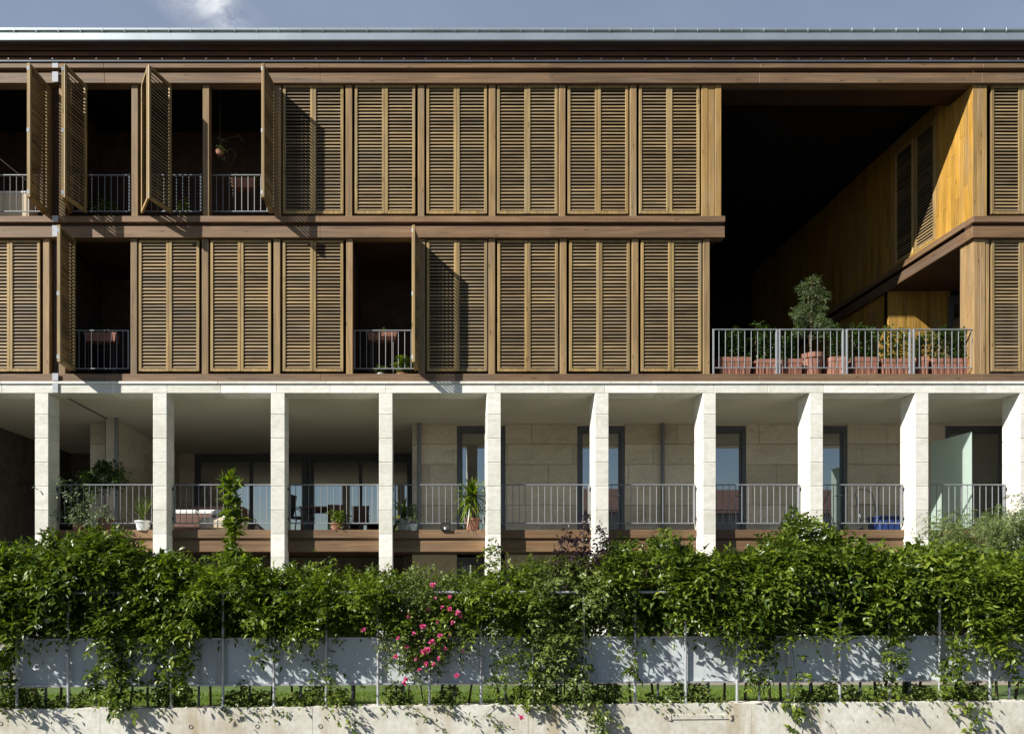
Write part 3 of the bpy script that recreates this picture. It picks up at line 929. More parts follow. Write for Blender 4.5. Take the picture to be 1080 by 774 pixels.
def strand(points, n, ll, lw, mat, parent, spread=.09, name='trailing_stem', pairs=3, length=.11, rising=False):
    """a hanging or climbing shoot: px, py, offset control points; leaves all along it"""
    pts = [Vector(fence_world(*p)) for p in points]
    segs = np.array([tuple(p) for p in pts])
    seglen = np.linalg.norm(np.diff(segs, axis=0), axis=1); cum = np.concatenate([[0], np.cumsum(seglen)])
    tt = np.sort(RNG.uniform(0, cum[-1], n))
    P = np.stack([np.interp(tt, cum, segs[:, k]) for k in range(3)], 1)
    P = P + RNG.normal(0, spread, P.shape) * np.array([1, .5, .7])
    Dr = nrm(sphere_dirs(n) + np.array([0, -.5, .05 if not rising else 1.1]))
    Vv, Ff = sprig_leaves(P, Dr, np.full(n, length) * RNG.uniform(.7, 1.2, n), pairs, ll, lw, .05 if rising else .5)
    m = MB(); m.tube(pts, .0035, 5); o = build(m, name, 'stem', parent)
    np_mesh('leaves', Vv, Ff, mat, o)
    return o

def shrub(x0, x1, mat, label, dens=.8, n_each=24, length=.23, pairs=3, ll=.102, lw=.042, rad=(.10, .22), stems=4, strands=(), cat='shrub', name='climbing_shrub'):
    b = fence_pt((x0 + x1) / 2, .35)
    t = empty(name, label, cat, (b.x, b.y, LAWN_Z), group='shrubs along the metal fence')
    C = shrub_centres(x0, x1, dens)
    R = RNG.uniform(rad[0], rad[1], len(C))
    parts = [clump_foliage(C, R, n_each, length, pairs, ll, lw)]
    # shoots that break the outline at the top
    k = int((x1 - x0) / 5); px = RNG.uniform(x0, x1, k)
    P = np.array([fence_world(a, top_at(a) + random.uniform(6, 26), random.uniform(.0, .6)) for a in px])
    P = np.repeat(P, 5, 0) + RNG.normal(0, .05, (k * 5, 3))
    Dr = nrm(RNG.normal(0, .45, (k * 5, 3)) + np.array([0, -.15, .85]))
    parts.append(sprig_leaves(P, Dr, RNG.uniform(.12, .26, k * 5), pairs, ll, lw, .25))
    np_mesh('foliage', *join(parts), mat, t)
    if stems: build(stems_for(x0, x1, stems), 'stems', 'bark', t)
    for q in strands:
        if len(q) == 3: strand(q[0], q[1], q[2], q[2] * .46, mat, t, spread=.05, length=.12, pairs=2, rising=True)
        else: strand(q[0], q[1], ll * .85, lw * 1.0, mat, t)
    return t

shrub(-60, 66, 'leaf_deep', 'dense deep green climber at the left end of the fence with lilac blossoms', strands=[([(4, 648, -.1), (4, 690, -.15), (8, 735, -.1)], 60)], stems=4)
shrub(56, 178, 'leaf_deep', 'broad domed wisteria shrub rising highest between the two leftmost stone piers', dens=.84,
      strands=[([(128, 638, -.1), (128, 680, -.15), (133, 700, -.16), (126, 748, -.12)], 170), ([(112, 658, -.1), (112, 700, -.1), (105, 738, 0)], 50)])
t3 = shrub(170, 292, 'leaf_bright', 'light green climber sending one tall leafy shoot up before the balcony', dens=.78,
      strands=[([(196, 638, -.1), (196, 680, -.14), (192, 720, -.14)], 80), ([(238, 600, .3), (241, 560, .34), (237, 528, .33), (237, 508, .33)], 105, .125), ([(226, 585, .3), (238, 590, .3)], 20), ([(286, 628, -.1), (286, 670, -.1), (281, 700, -.13)], 30), ([(176, 658, -.1), (176, 700, -.05), (150, 735, .05)], 40)])
shrub(284, 432, 'leaf_bright', 'lower loose jasmine hedge before the black chair balcony', dens=.78, ll=.072, lw=.036, n_each=24, length=.17,
      strands=[([(335, 648, -.1), (335, 690, -.05), (355, 735, -.1), (372, 770, -.12)], 45), ([(310, 604, .3), (330, 596, .3), (346, 586, .4)], 22)])
shrub(458, 566, 'leaf_bright', 'thin yellowish climber twining up the stone pier right of the yucca', dens=.75, ll=.07, lw=.036, n_each=20, length=.17,
      strands=[([(521, 640, .2), (519, 600, .3), (523, 576, .3), (520, 566, .3)], 55), ([(548, 628, -.1), (548, 670, -.1), (556, 720, -.13), (552, 745, -.12)], 90), ([(530, 648, -.1), (530, 690, -.1), (525, 725, -.1)], 60)])
shrub(556, 646, 'leaf_olive', 'olive green climber trailing in a thick curtain over the concrete wall', dens=.78, ll=.075, lw=.038,
      strands=[([(600, 648, -.1), (600, 690, -.12), (612, 730, -.14), (625, 748, -.14), (636, 768, -.13)], 170), ([(585, 648, -.1), (585, 690, -.1), (590, 740, -.12)], 60), ([(570, 658, -.1), (570, 700, -.1), (565, 742, -.1)], 110)])
shrub(636, 744, 'leaf_deep', 'rounded wisteria mound in front of the eighth stone pier', dens=.84, strands=[([(664, 648, -.1), (664, 690, -.1), (660, 720, -.1)], 30), ([(700, 568, .2), (722, 566, .2)], 20)])
shrub(734, 838, 'leaf_deep', 'dark green even hedge with broad leaves hanging over the sheet panels', dens=.84, strands=[([(800, 648, -.1), (800, 690, -.14), (795, 720, -.14)], 60), ([(829, 648, -.1), (829, 690, -.16), (835, 730, -.16), (832, 770, -.14)], 40)])
shrub(828, 948, 'leaf_deep', 'tallest peaked shrub rising over the balcony edge before the blue crate', dens=.88, strands=[([(850, 552, .3), (857, 541, .3)], 30), ([(937, 638, -.1), (937, 680, -.1), (933, 735, -.12)], 70)])
shrub(938, 1150, 'leaf_bright', 'bright green leafy hedge at the right end under the feathery grey tree', dens=.78, stems=6, strands=[([(1000, 648, -.1), (1000, 690, -.12), (995, 735, -.1)], 60), ([(1013, 745, -.1), (1020, 770, -.12)], 14), ([(1060, 638, -.1), (1060, 680, -.1), (1068, 715, -.1)], 40)])

# rose bush
rb = fence_pt(448, .1)
rose = empty('rose_bush', 'pink flowering rose bush spilling over the grey panels', 'rose bush', (rb.x, rb.y, LAWN_Z))
C = np.array([fence_world(random.gauss(442, 24), random.uniform(606, 708), random.uniform(-.22, .3)) for _ in range(110)])
np_mesh('foliage', *clump_foliage(C, RNG.uniform(.08, .16, len(C)), 26, .12, 2, .042, .027), 'leaf_olive', rose)
build(stems_for(420, 470, 4, .012), 'stems', 'bark', rose)
def blossom(px, py, off, r, parent, mat='petal', name='blossom'):
    c = np.array(fence_world(px, py, off))
    n = 26; d = nrm(sphere_dirs(n) + np.array([-.1, -.8, .3]))
    P = c + d * r * .18; Nn = nrm(d + np.array([0, -1.0, .3]))
    Tn = nrm(np.cross(Nn, sphere_dirs(n)))
    P = np.repeat(c[None], n, 0) + RNG.normal(0, r * .2, (n, 3))
    T = nrm(d + RNG.normal(0, .2, (n, 3)))
    np_mesh(name, *leaves(P, T, Nn, np.full(n, r), np.full(n, r * .95), .5, -.2), mat, parent)
for px, py, r in ((455, 617, .045), (472, 630, .036), (472, 642, .038), (480, 646, .042), (483, 650, .04), (444, 661, .044), (462, 670, .038), (472, 669, .032), (384.5, 664, .034),
                  (419.5, 673, .036), (453, 677, .05), (449, 686, .058), (446, 687, .05), (417, 692, .036), (448, 700, .042), (479, 712, .04), (427, 716, .036), (425.5, 720, .036), (438, 694, .03), (460, 655, .03), (435, 668, .03), (467, 684, .032), (428, 682, .03), (455, 700, .03), (441, 706, .028), (474, 656, .03), (464, 640, .03), (430, 650, .028), (450, 642, .026), (460, 694, .028), (545, 757, .045), (486, 686, .02), (457, 631, .02)):
    blossom(px, py, (-.36 if py > 655 else -.3) + random.uniform(-.05, .05), r * .88, rose)
lil = [o for o in bpy.data.objects if o.name == 'climbing_shrub'][0]
for px, py, r in ((17, 682, .05), (40.5, 675, .05), (62, 653, .045), (50, 703, .04)): blossom(px, py, -.27, r, lil, 'petal_lilac')

for pts, n in (([(455, 745, -.1), (470, 752, -.085), (492, 756, -.085), (505, 766, -.085)], 16), ([(520, 742, -.1), (512, 752, -.085), (520, 762, -.085), (535, 768, -.085)], 14), ([(430, 742, -.1), (452, 758, -.085), (470, 771, -.085)], 12)):
    strand(pts, n, .05, .026, 'leaf_olive', rose, spread=.02, pairs=1, length=.05)

# purple leaved plant
pb = fence_pt(605, .5)
plum = empty('purple_shrub', 'purple leaved shrub with wispy upright shoots by the sixth stone pier', 'shrub', (pb.x, pb.y, LAWN_Z))
Ps = []
for px, y0, y1 in ((594, 568, 612), (601, 560, 610), (608, 575, 612), (618, 548, 590), (621, 556, 605), (636, 556, 606), (632, 572, 610), (640, 565, 606), (588, 585, 612), (613, 568, 606), (627, 585, 610)):
    for k in range(44):
        u = random.random(); Ps.append(fence_world(px + random.gauss(0, 1.8) + 3 * math.sin(u * 3), y0 - 4 + (y1 - y0) * u, .1))
Ps = np.array(Ps)
np_mesh('foliage', *sprig_leaves(Ps, nrm(sphere_dirs(len(Ps)) + np.array([0, -.2, .4])), np.full(len(Ps), .05), 1, .055, .032, .3), 'leaf_purple', plum)
m = MB()
for px, y0 in ((594, 568), (601, 560), (618, 550), (636, 558), (640, 566)):
    a = Vector(fence_world(607 + (px - 607) * .4, 742, .5)); a.z = LAWN_Z - .03
    m.tube([a, Vector(fence_world(px, 620, .12)), Vector(fence_world(px, y0 - 3, .1))], [.012, .008, .003], 5)
build(m, 'stems', 'bark', plum)

# feathery grey green tree at the right
tb = fence_pt(1035, 1.4)
ft = empty('feathery_tree', 'small feathery grey green tree arching before the frosted glass screen', 'tree', (tb.x, tb.y, LAWN_Z))
def up(px, py, y): return (X(px, y), y, Z(py, y))
FY = tb.y
crown = []
for px, py in [(random.uniform(985, 1120), 0) for _ in range(150)]:
    top = np.interp(px, [982, 1000, 1020, 1040, 1055, 1070, 1080, 1120], [556, 549, 546, 549, 541, 533, 535, 533])
    crown.append(up(px, random.uniform(top + 4, 598), FY + random.uniform(-.5, .5)))
crown = np.array(crown)
Ps = np.repeat(crown, 16, 0) + RNG.normal(0, .12, (len(crown) * 16, 3)); 
np_mesh('crown', *sprig_leaves(Ps, nrm(sphere_dirs(len(Ps)) * .7 + np.array([-.35, -.4, .1])), np.full(len(Ps), .22), 9, .040, .016, .45, .2), 'leaf_feather', ft)
m = MB(); base = Vector((tb.x, tb.y, LAWN_Z - .05))
m.tube([base, base + Vector((.05, 0, .8)), base + Vector((.02, .05, 1.5))], [.05, .042, .03], 8)
for px, py in ((990, 566), (1020, 560), (1055, 556), (1075, 550), (1100, 560)):
    e = Vector(up(px, py, FY)); m.tube([base + Vector((.02, .05, 1.3)), (base + Vector((.02, .05, 1.6)) + e) / 2 + Vector((0, 0, .1)), e], [.025, .015, .005], 6)
build(m, 'trunk', 'bark', ft, smooth=True)

# ivy along the foot of the fence, grass on the lawn
n = 7500; px = RNG.uniform(-60, 1140, n)
dens = np.sin(px * .045) + np.sin(px * .021 + 1.3) + np.sin(px * .11) * .6
px = px[dens > -.55]; n = len(px)
P = np.array([fence_world(a, 0, RNG.uniform(.0, .2)) for a in px]); P[:, 2] = WALLTOP - .05 + RNG.uniform(.0, 1, n) ** 1.5 * .13 * (1.6 + np.sin(px * .08) + .6 * np.sin(px * .23))
np_mesh('ivy', *sprig_leaves(P, nrm(sphere_dirs(n) + np.array([0, -.4, .4])), RNG.uniform(.05, .16, n), 2, .055, .036, .4), 'leaf_olive', kind='stuff', label='dark ivy creeping along the foot of the fence on the wall', cat='ivy')
n = 60000; px = RNG.uniform(-120, 1200, n); off = RNG.uniform(.9, 3.35, n)
P = np.array([fence_world(a, 0, o) for a, o in zip(px, off)]); P[:, 2] = LAWN_Z
T = nrm(RNG.normal(0, .35, (n, 3)) + np.array([0, 0, 1.0]))
np_mesh('grass', *leaves(P, T, nrm(RNG.normal(0, 1, (n, 3)) + np.array([0, -.5, 0])), RNG.uniform(.03, .07, n), np.full(n, .011), .2, .3), 'grass', kind='stuff', label='green lawn grass behind the fence panels', cat='grass')

# ------------------------------------------------------------------ potted plants
def pot_round(c, r, h, mat, parent):
    m = MB(); m.lathe(c, [(0.0, 0), (r * .68, 0), (r * .74, .01), (r * .93, h * .8), (r * .94, h * .81), (r * 1.04, h * .82), (r * 1.05, h), (r * .92, h), (r * .88, h * .9), (0, h * .9)], 20)
    o = build(m, 'pot', mat, parent, smooth=False)
    s = MB(); s.lathe(c, [(0, h * .915), (r * .87, h * .905)], 16); build(s, 'soil', 'soil', o)
def pot_box(c, w, d, h, mat, parent):
    m = MB(); x, y, z = c; t = .02
    def ring(hw, hd, zz): return [(x - hw, y - hd, zz), (x + hw, y - hd, zz), (x + hw, y + hd, zz), (x - hw, y + hd, zz)]
    prof = [(.9, 0), (.97, h * .78), (.97, h * .785), (1.02, h * .79), (1.02, h), (.94, h), (.92, h * .86)]
    for q, zz in prof: m.v += ring(w / 2 * q, d / 2 * q, z + zz)
    for i in range(len(prof) - 1):
        for k in range(4): m.f.append((i * 4 + k, i * 4 + (k + 1) % 4, (i + 1) * 4 + (k + 1) % 4, (i + 1) * 4 + k))
    m.f.append((3, 2, 1, 0)); q = (len(prof) - 1) * 4; m.f.append((q, q + 1, q + 2, q + 3))
    nrib = max(4, int(w / .075))
    for i in range(nrib):       # fluted front and back
        xx = x - w * .42 + w * .84 * (i + .5) / nrib
        for sg in (-1, 1): m.obox((xx, y + sg * d * .475, z + h * .4), (1, 0, 0), (0, 1, 0), (0, 0, 1), .011, .008, h * .34)
    return build(m, 'pot', mat, parent)
def fol(c, r3, n, length, pairs, ll, lw, mat, parent, droop=.4, bias=(0, -.2, .5), nclump=8, name='foliage'):
    C = np.array(c) + sphere_dirs(nclump) * np.array(r3) * RNG.uniform(.3, 1, (nclump, 1))
    np_mesh(name, *clump_foliage(C, np.full(nclump, min(r3) * .55), n // nclump, length, pairs, ll, lw, droop, bias), mat, parent)
def stemz(c, h, n, parent, r=.008, spread=.08):
    m = MB()
    for i in range(n):
        a = Vector(c) + Vector((random.uniform(-.04, .04), random.uniform(-.03, .03), 0))
        m.tube([a, a + Vector((random.uniform(-spread, spread) * .5, random.uniform(-spread, spread) * .4, h * .5)), a + Vector((random.uniform(-spread, spread), random.uniform(-spread, spread) * .6, h))], [r, r * .8, r * .4], 5)
    build(m, 'stem', 'bark', parent)

TFZ = FL_T - .035
def planter(px0, px1, top_px, label, mat='leaf_dark', y=.36, pot='terra', pot_top=377.5):
    cx = (X(px0, y) + X(px1, y)) / 2; w = X(px1, y) - X(px0, y)
    t = empty('planter', label, 'planter', (cx, y, TFZ), 'terracotta planters along the terrace railing')
    h = (Z(pot_top, y) - TFZ) * random.uniform(.80, .99)
    pot_box((cx, y, TFZ), w, .30, h, pot, t)
    ph = Z(top_px, y) - TFZ - h
    build(MB().box(cx - w * .44, cx + w * .44, y - .12, y + .12, TFZ + h * .84, TFZ + h * .9), 'soil', 'soil', t)
    n = max(3, int(w / .085))
    Ps, Ds = [], []
    m = MB()
    for i in range(n):
        x = cx + (i + .5) / n * w * .9 - w * .45; hh = ph * random.uniform(.72, 1.02)
        pts = [Vector((x, y, TFZ + h * .85)), Vector((x + random.uniform(-.05, .05), y + random.uniform(-.04, .04), TFZ + h + hh * .5)), Vector((x + random.uniform(-.08, .08), y + random.uniform(-.08, .05), TFZ + h + hh))]
        m.tube(pts, [.006, .005, .002], 5)
        for k in range(62):
            u = random.uniform(.02, 1) ; p = pts[0].lerp(pts[1], u * 2) if u < .5 else pts[1].lerp(pts[2], u * 2 - 1)
            Ps.append(tuple(p + Vector((random.gauss(0, .03), random.gauss(0, .03), 0))))
    Ps = np.array(Ps)
    np_mesh('foliage', *sprig_leaves(Ps, nrm(sphere_dirs(len(Ps)) + np.array([0, -.3, .5])), np.full(len(Ps), .08), 1, .07, .036, .3), mat, t)
    build(m, 'stem', 'bark', t)
planter(755, 789, 343, 'terracotta trough planter at the left end of the terrace railing')
planter(795, 817, 338, 'short terracotta trough planter just left of the small round tree')
planter(822, 842, 350, 'narrow terracotta planter tucked behind the left side of the round pot')
planter(872, 889, 342, 'small terracotta planter just right of the small round tree', pot='terrad')
planter(895, 922, 336, 'terracotta trough planter with one taller shoot in the middle of the terrace')
planter(926, 959, 346, 'terracotta trough planter between the third railing post and the last panel', mat='leaf_olive')
planter(963, 974, 350, 'slim terracotta planter right behind the last double railing post', pot='terrad')
planter(979, 1028, 344, 'longest terracotta trough planter at the right end of the terrace railing')
# small tree in round pot
y = .42; cx = X(855.5, y)
t = empty('potted_tree', 'small cloud shaped evergreen tree in a round terracotta pot on the terrace', 'potted tree', (cx, y, TFZ))
pot_round((cx, y, TFZ), X(867, y) - cx, Z(374.5, y) - TFZ, 'terra', t)
z0 = Z(375, y); m = MB()
m.tube([(cx, y, z0 - .05), (cx - .03, y, z0 + .4), (cx + .02, y, z0 + .9), (cx, y, Z(297, y))], [.022, .018, .014, .006], 7)
Cs, Rs = [], []
for px, py, r in ((855, 300, .17), (846, 305, .13), (862, 309, .14), (849, 316, .2), (862, 321, .17), (842, 329, .17), (858, 332, .2), (868, 315, .09), (838, 335, .12), (847, 343, .14), (853, 338, .16), (862, 341, .16), (870, 345, .13), (858, 350, .13), (866, 352, .12), (843, 350, .1), (850, 326, .2), (866, 328, .12)):
    e = (X(px, y), y + random.uniform(-.14, .12), Z(py, y)); Cs.append(e); Rs.append(r)
    m.tube([(cx, y, e[2] - .14), e], [.008, .004], 5)
build(m, 'trunk', 'bark', t)
np_mesh('crown', *clump_foliage(np.array(Cs), np.array(Rs) * .8, 95, .065, 3, .034, .013, .15, (-.1, -.2, .3)), 'leaf_grey', t)

def potted(px, py_bot, y, r, h, label, mat, potmat, leaf=(.06, .03), size=(.2, .2, .25), n=160, rise=.3, floor=FLOOR1, pairs=2, length=.1, droop=.4, name='potted_plant', stems=5, clumps=8):
    cx = X(px, y); z = floor - .015
    t = empty(name, label, 'potted plant', (cx, y, z))
    pot_round((cx, y, z), r, h, potmat, t)
    stemz((cx, y, z + h * .85), rise, stems, t)
    fol((cx, y, z + h + rise), size, n, length, pairs, leaf[0], leaf[1], mat, t, droop, nclump=clumps)
    return t
def blades(t, c, n, L, w, mat, up_bias=.5, droop=.35):
    """sword shaped leaves of a yucca or palm, each bent over in three lengths"""
    V, Fq = [], []
    for i in range(n):
        d = Vector(tuple(nrm(RNG.normal(0, 1, 3) + np.array([0, 0, up_bias])))); s = d.cross(Vector((0, 0, 1)))
        if s.length < .05: continue
        s.normalize(); l = L * random.uniform(.7, 1.1); b = len(V); p = Vector(c)
        for k in range(5):
            u = k / 4; q = p + d * l * u - Vector((0, 0, 1)) * l * droop * u * u * random.uniform(.8, 1.2); ww = w * (.6 + 1.2 * u - 1.8 * u * u) if k < 4 else .001
            V += [tuple(q - s * ww / 2), tuple(q + s * ww / 2)]
            if k: Fq.append((b + 2 * k - 2, b + 2 * k - 1, b + 2 * k + 1, b + 2 * k))
    np_mesh('foliage', np.array(V), np.array(Fq), mat, t)

# lower loggia plants
fz = FLOOR1 - .015
y = .42; cx = X(498, y)
t = empty('yucca', 'spiky yucca in a terracotta pot on the balcony beside a stone pier', 'potted plant', (cx, y, fz))
pot_round((cx, y, fz), .165, Z(546.5, y) - fz, 'terra', t)
m = MB(); m.tube([(cx, y, fz + .2), (cx + .01, y, Z(524, y))], [.04, .032], 8); m.tube([(cx, y, fz + .2), (cx - .05, y, Z(532, y))], [.03, .024], 8); build(m, 'trunk', 'bark', t)
blades(t, (cx + .01, y, Z(522, y)), 90, .60, .055, 'leaf_bright', .6, .3); blades(t, (cx - .05, y, Z(530, y)), 60, .48, .05, 'leaf_bright', .5, .35)
y = .62; cx = X(425, y)
t = empty('palm', 'drooping dark leaved palm in a pale pot behind the middle railing', 'potted plant', (cx, y, fz))
pot_round((cx, y, fz), .17, Z(547, y) - fz, 'white', t); stemz((cx, y, fz + .25), .3, 6, t)
blades(t, (cx, y, fz + .32), 30, .75, .11, 'leaf_olive', 1.1, .5)
t = potted(436, 560, .36, .09, .14, 'small white flowering plant beside the drooping palm', 'leaf_grey', 'white', (.04, .02), (.09, .09, .16), 90, .28, length=.06)
potted(355, 560, .40, .13, .16, 'small leafy plant in a terracotta bowl at the black chair railing', 'leaf_bright', 'terra', (.06, .035), (.2, .12, .14), 90, .14)
y = .38; cx = X(151, y)
t = empty('spiky_plant', 'upright grassy plant in a white speckled pot left of the second stone pier', 'potted plant', (cx, y, fz))
pot_round((cx, y, fz), .16, Z(549, y) - fz, 'white', t); blades(t, (cx, y, fz + .22), 40, .72, .022, 'leaf_olive', 2.4, .2)
# rambling climber in the left bay
y = .36; cx = X(82, y)
t = empty('rambling_plant', 'rambling pale leaved plant climbing over the leftmost balcony railing', 'potted plant', (cx, y, fz))
pot_round((cx, y, fz), .12, .16, 'terra', t)
Ps = []; m = MB()
for pts in ([(82, 556), (84, 530), (70, 520), (45, 516), (41, 521)], [(82, 556), (88, 525), (70, 510), (62, 508)], [(82, 556), (80, 535), (64, 538), (54, 544)], [(86, 556), (96, 530), (90, 518)], [(86, 556), (108, 540), (116, 548)], [(86, 556), (100, 545), (112, 530)], [(82, 552), (76, 545), (84, 530)]):
    w = [Vector((X(a, .12), random.uniform(.05, .3), Z(b2, .12))) for a, b2 in pts]
    m.tube(w, .005, 5)
    for k in range(46):
        u = random.uniform(.15, 1) * (len(w) - 1); i = min(int(u), len(w) - 2); p = w[i].lerp(w[i + 1], u - i)
        Ps.append(tuple(p + Vector((random.gauss(0, .05), random.gauss(0, .05), random.gauss(0, .05)))))
Ps = np.array(Ps); build(m, 'stem', 'stem', t)
np_mesh('foliage', *sprig_leaves(Ps, nrm(sphere_dirs(len(Ps)) + np.array([0, -.4, 0])), np.full(len(Ps), .07), 1, .06, .034, .4), 'leaf_grey', t)
y = .9; cx = X(112, y)
t = empty('laurel', 'dark laurel bush standing behind the leftmost balcony railing', 'potted plant', (cx, y, fz))
pot_round((cx, y, fz), .2, .3, 'terrad', t); stemz((cx, y, fz + .25), .6, 5, t)
fol((cx, y, Z(506, y)), (.42, .3, .32), 420, .12, 2, .085, .04, 'leaf_dark', t, nclump=14)

# upper balcony plants
UF = FL_U - .02; LF = FL_T - .03
potted(118, 0, .55, .16, .22, 'leafy green plant behind the railing of the second open upper balcony', 'leaf_bright', 'terrad', (.06, .03), (.28, .2, .18), 170, .16, UF)
potted(193, 0, .5, .1, .16, 'small yellow green plant behind the narrow upper balcony opening', 'leaf_bright', 'terrad', (.045, .025), (.12, .1, .12), 70, .3, UF)
y = .62; cx = X(257, y)
t = empty('railing_planter', 'terracotta trough at railing height in the upper balcony with the hanging plant', 'planter', (cx, y, Z(200, y)), 'troughs on balcony stands')
pot_box((cx, y, Z(200, y)), .52, .2, .19, 'terra', t); fol((cx, y, Z(189, y)), (.3, .1, .06), 90, .08, 1, .045, .028, 'leaf_bright', t, nclump=7)
m = MB()
for sx in (-.2, .2):
    for sy in (-.07, .07): m.tube([(cx + sx, y + sy, UF), (cx + sx, y + sy, Z(200, y) + .004)], .012, 6)
for q in pieces(m): build(q, 'stand_leg', 'blackmetal', t)
y = .7; cx = X(232, y); zt = Z(86, y)
t = empty('hanging_plant', 'small leafy plant hanging on a cord in the open upper balcony', 'hanging plant', (cx, y, Z(165, y)))
m = MB(); m.tube([(cx, y, Z(160, y)), (cx, y, Z(88) + .32)], .004, 5)
m.tube([(cx, y, Z(160, y)), (cx + .12, y, Z(147, y)), (cx + .4, y, Z(143, y)), (cx + .5, y, Z(150, y))], .005, 5); m.tube([(cx, y, Z(160, y)), (cx + .25, y, Z(157, y)), (cx + .34, y, Z(164, y)), (cx + .22, y, Z(174, y))], .005, 5); build(m, 'stem', 'stem', t)
m = MB(); m.lathe((cx, y, Z(165, y)), [(0, 0), (.06, 0), (.09, .11), (.08, .11), (0, .09)], 14); build(m, 'pot', 'terrad', t)
fol((cx + .03, y, Z(157, y)), (.1, .08, .16), 60, .07, 1, .06, .032, 'leaf_grey', t, nclump=6)
y = .6; cx = X(108, y)
t = empty('railing_planter', 'dusty trough at railing height in the left open lower balcony', 'planter', (cx, y, Z(361.5, y)), 'troughs on balcony stands')
pot_box((cx, y, Z(361.5, y)), .66, .22, .18, 'terrad', t); fol((cx, y, Z(349, y)), (.34, .1, .08), 90, .08, 1, .045, .028, 'leaf_dark', t, nclump=7)
m = MB()
for sx in (-.26, .26):
    for sy in (-.07, .07): m.tube([(cx + sx, y + sy, LF), (cx + sx, y + sy, Z(361.5, y) + .004)], .012, 6)
for q in pieces(m): build(q, 'stand_leg', 'blackmetal', t)
y = .48; cx = X(403, y)
t = empty('railing_planter', 'terracotta trough with sparse sprouts in the middle open lower balcony', 'planter', (cx, y, Z(360, y)), 'troughs on balcony stands')
pot_box((cx, y, Z(360, y)), .62, .2, .16, 'terra', t); fol((cx, y, Z(350, y)), (.3, .08, .04), 60, .05, 1, .04, .024, 'leaf_bright', t, nclump=8)
m = MB()
for sx in (-.24, .24):
    for sy in (-.06, .06): m.tube([(cx + sx, y + sy, LF), (cx + sx, y + sy, Z(360, y) + .004)], .012, 6)
for q in pieces(m): build(q, 'stand_leg', 'blackmetal', t)
potted(424, 0, .42, .13, .16, 'broad leaved green plant at the right end of the middle lower balcony', 'leaf_bright', 'terra', (.09, .04), (.17, .12, .16), 90, .16, LF)
potted(401, 0, .42, .09, .17, 'small plant in a white pot on the middle lower balcony floor', 'leaf_bright', 'white', (.05, .03), (.12, .08, .06), 50, .06, LF)
y = .6; cx = X(20, y)
t = empty('cabinet', 'pale storage box behind the railing of the leftmost open upper balcony', 'cabinet', (cx, y, UF))
build(MB().box(cx - .36, cx + .30, y - .15, y + .2, UF, Z(208, y), .01), 'body', 'cloth', t); build(MB().box(cx - .37, cx + .31, y - .16, y + .21, Z(208, y) + .002, Z(206, y), .005), 'lid', 'white', t)

# ------------------------------------------------------------------ loggia furniture
def chair(x, y, rz, label, seat_mat, frame_mat, group='garden chairs in the deep loggia', back_h=.92):
    t = empty('garden_chair', label, 'chair', (x, y, fz + .002), group)
    def loc(mb, nm, mt):
        me = bpy.data.meshes.new(nm); me.from_pydata(mb.v, [], mb.f); me.materials.append(M[mt]); me.update(); return link(nm, me, t)
    loc(MB().box(-.24, .24, -.24, .24, .41, .45, .012), 'seat', seat_mat)
    b = MB(); b.obox((0, .27, .70), (1, 0, 0), (0, .985, .17), (0, -.17, .985), .23, .015, back_h - .70); loc(b, 'backrest', seat_mat)
    for sx in (-.22, .22):
        loc(MB().tube([(sx, -.21, 0), (sx, -.21, .43)], .016, 6), 'leg', frame_mat)
        loc(MB().tube([(sx, .27, 0), (sx, .22, .43), (sx, .31, back_h)], .016, 6), 'leg', frame_mat)
        loc(MB().tube([(sx * 1.1, -.2, .43), (sx * 1.1, -.2, .64), (sx * 1.1, .27, .66)], .014, 6), 'armrest', frame_mat)
    t.rotation_euler = (0, 0, rz)
chair(X(318, 2.2), 2.2, 1.35, 'black garden chair standing apart left of the dining table', 'blackmetal', 'blackmetal', back_h=.98)
chair(X(356, 3.6), 3.6, .2, 'brown rattan chair nearer the middle of the loggia glazing', 'rattan', 'rattan')
chair(X(376, 3.9), 3.9, -.3, 'brown rattan chair closest to the stone pier right of the table', 'rattan', 'rattan')
tx, ty = X(338, 3.3), 3.3
t = empty('dining_table', 'dark brown dining table in the deep loggia behind the railing', 'table', (tx, ty, fz))
build(MB().box(tx - .42, tx + .42, ty - .7, ty + .7, fz + .71, fz + .75, .008), 'tabletop', 'rattan', t)
for sx in (-.36, .36):
    for sy in (-.62, .62): build(MB().box(tx + sx - .03, tx + sx + .03, ty + sy - .03, ty + sy + .03, fz + .002, fz + .709), 'leg', 'rattan', t)
# sofa with cover in the second bay
sx, sy = X(214, 1.3), 1.3
t = empty('garden_sofa', 'brown rattan garden sofa with pale cushions behind the tall leafy shoot', 'sofa', (sx, sy, fz))
build(MB().box(sx - .8, sx + .75, sy - .35, sy + .4, fz + .04, fz + .38, .02), 'seat', 'rattan', t)
build(MB().box(sx - .8, sx + .75, sy + .41, sy + .55, fz + .04, fz + .66, .02), 'backrest', 'rattan', t)
for k in range(2): build(MB().box(sx - .78 + k * .77, sx - .03 + k * .76, sy - .34, sy + .4, fz + .382, fz + .50, .035), 'cushion', 'white', t)
for q in (-.98, .76): build(MB().box(sx + q, sx + q + .17, sy - .35, sy + .55, fz + .04, fz + .58, .02), 'armrest', 'rattan', t)
px_, py_ = X(236, .75), .75
t = build(MB().box(px_ - .46, px_ + .46, py_ - .28, py_ + .28, fz + .003, Z(546.5, .75), .07), 'pouf', 'cloth', base=(px_, py_, fz), label='beige upholstered pouf on the balcony beside the tall leafy shoot', cat='pouf')
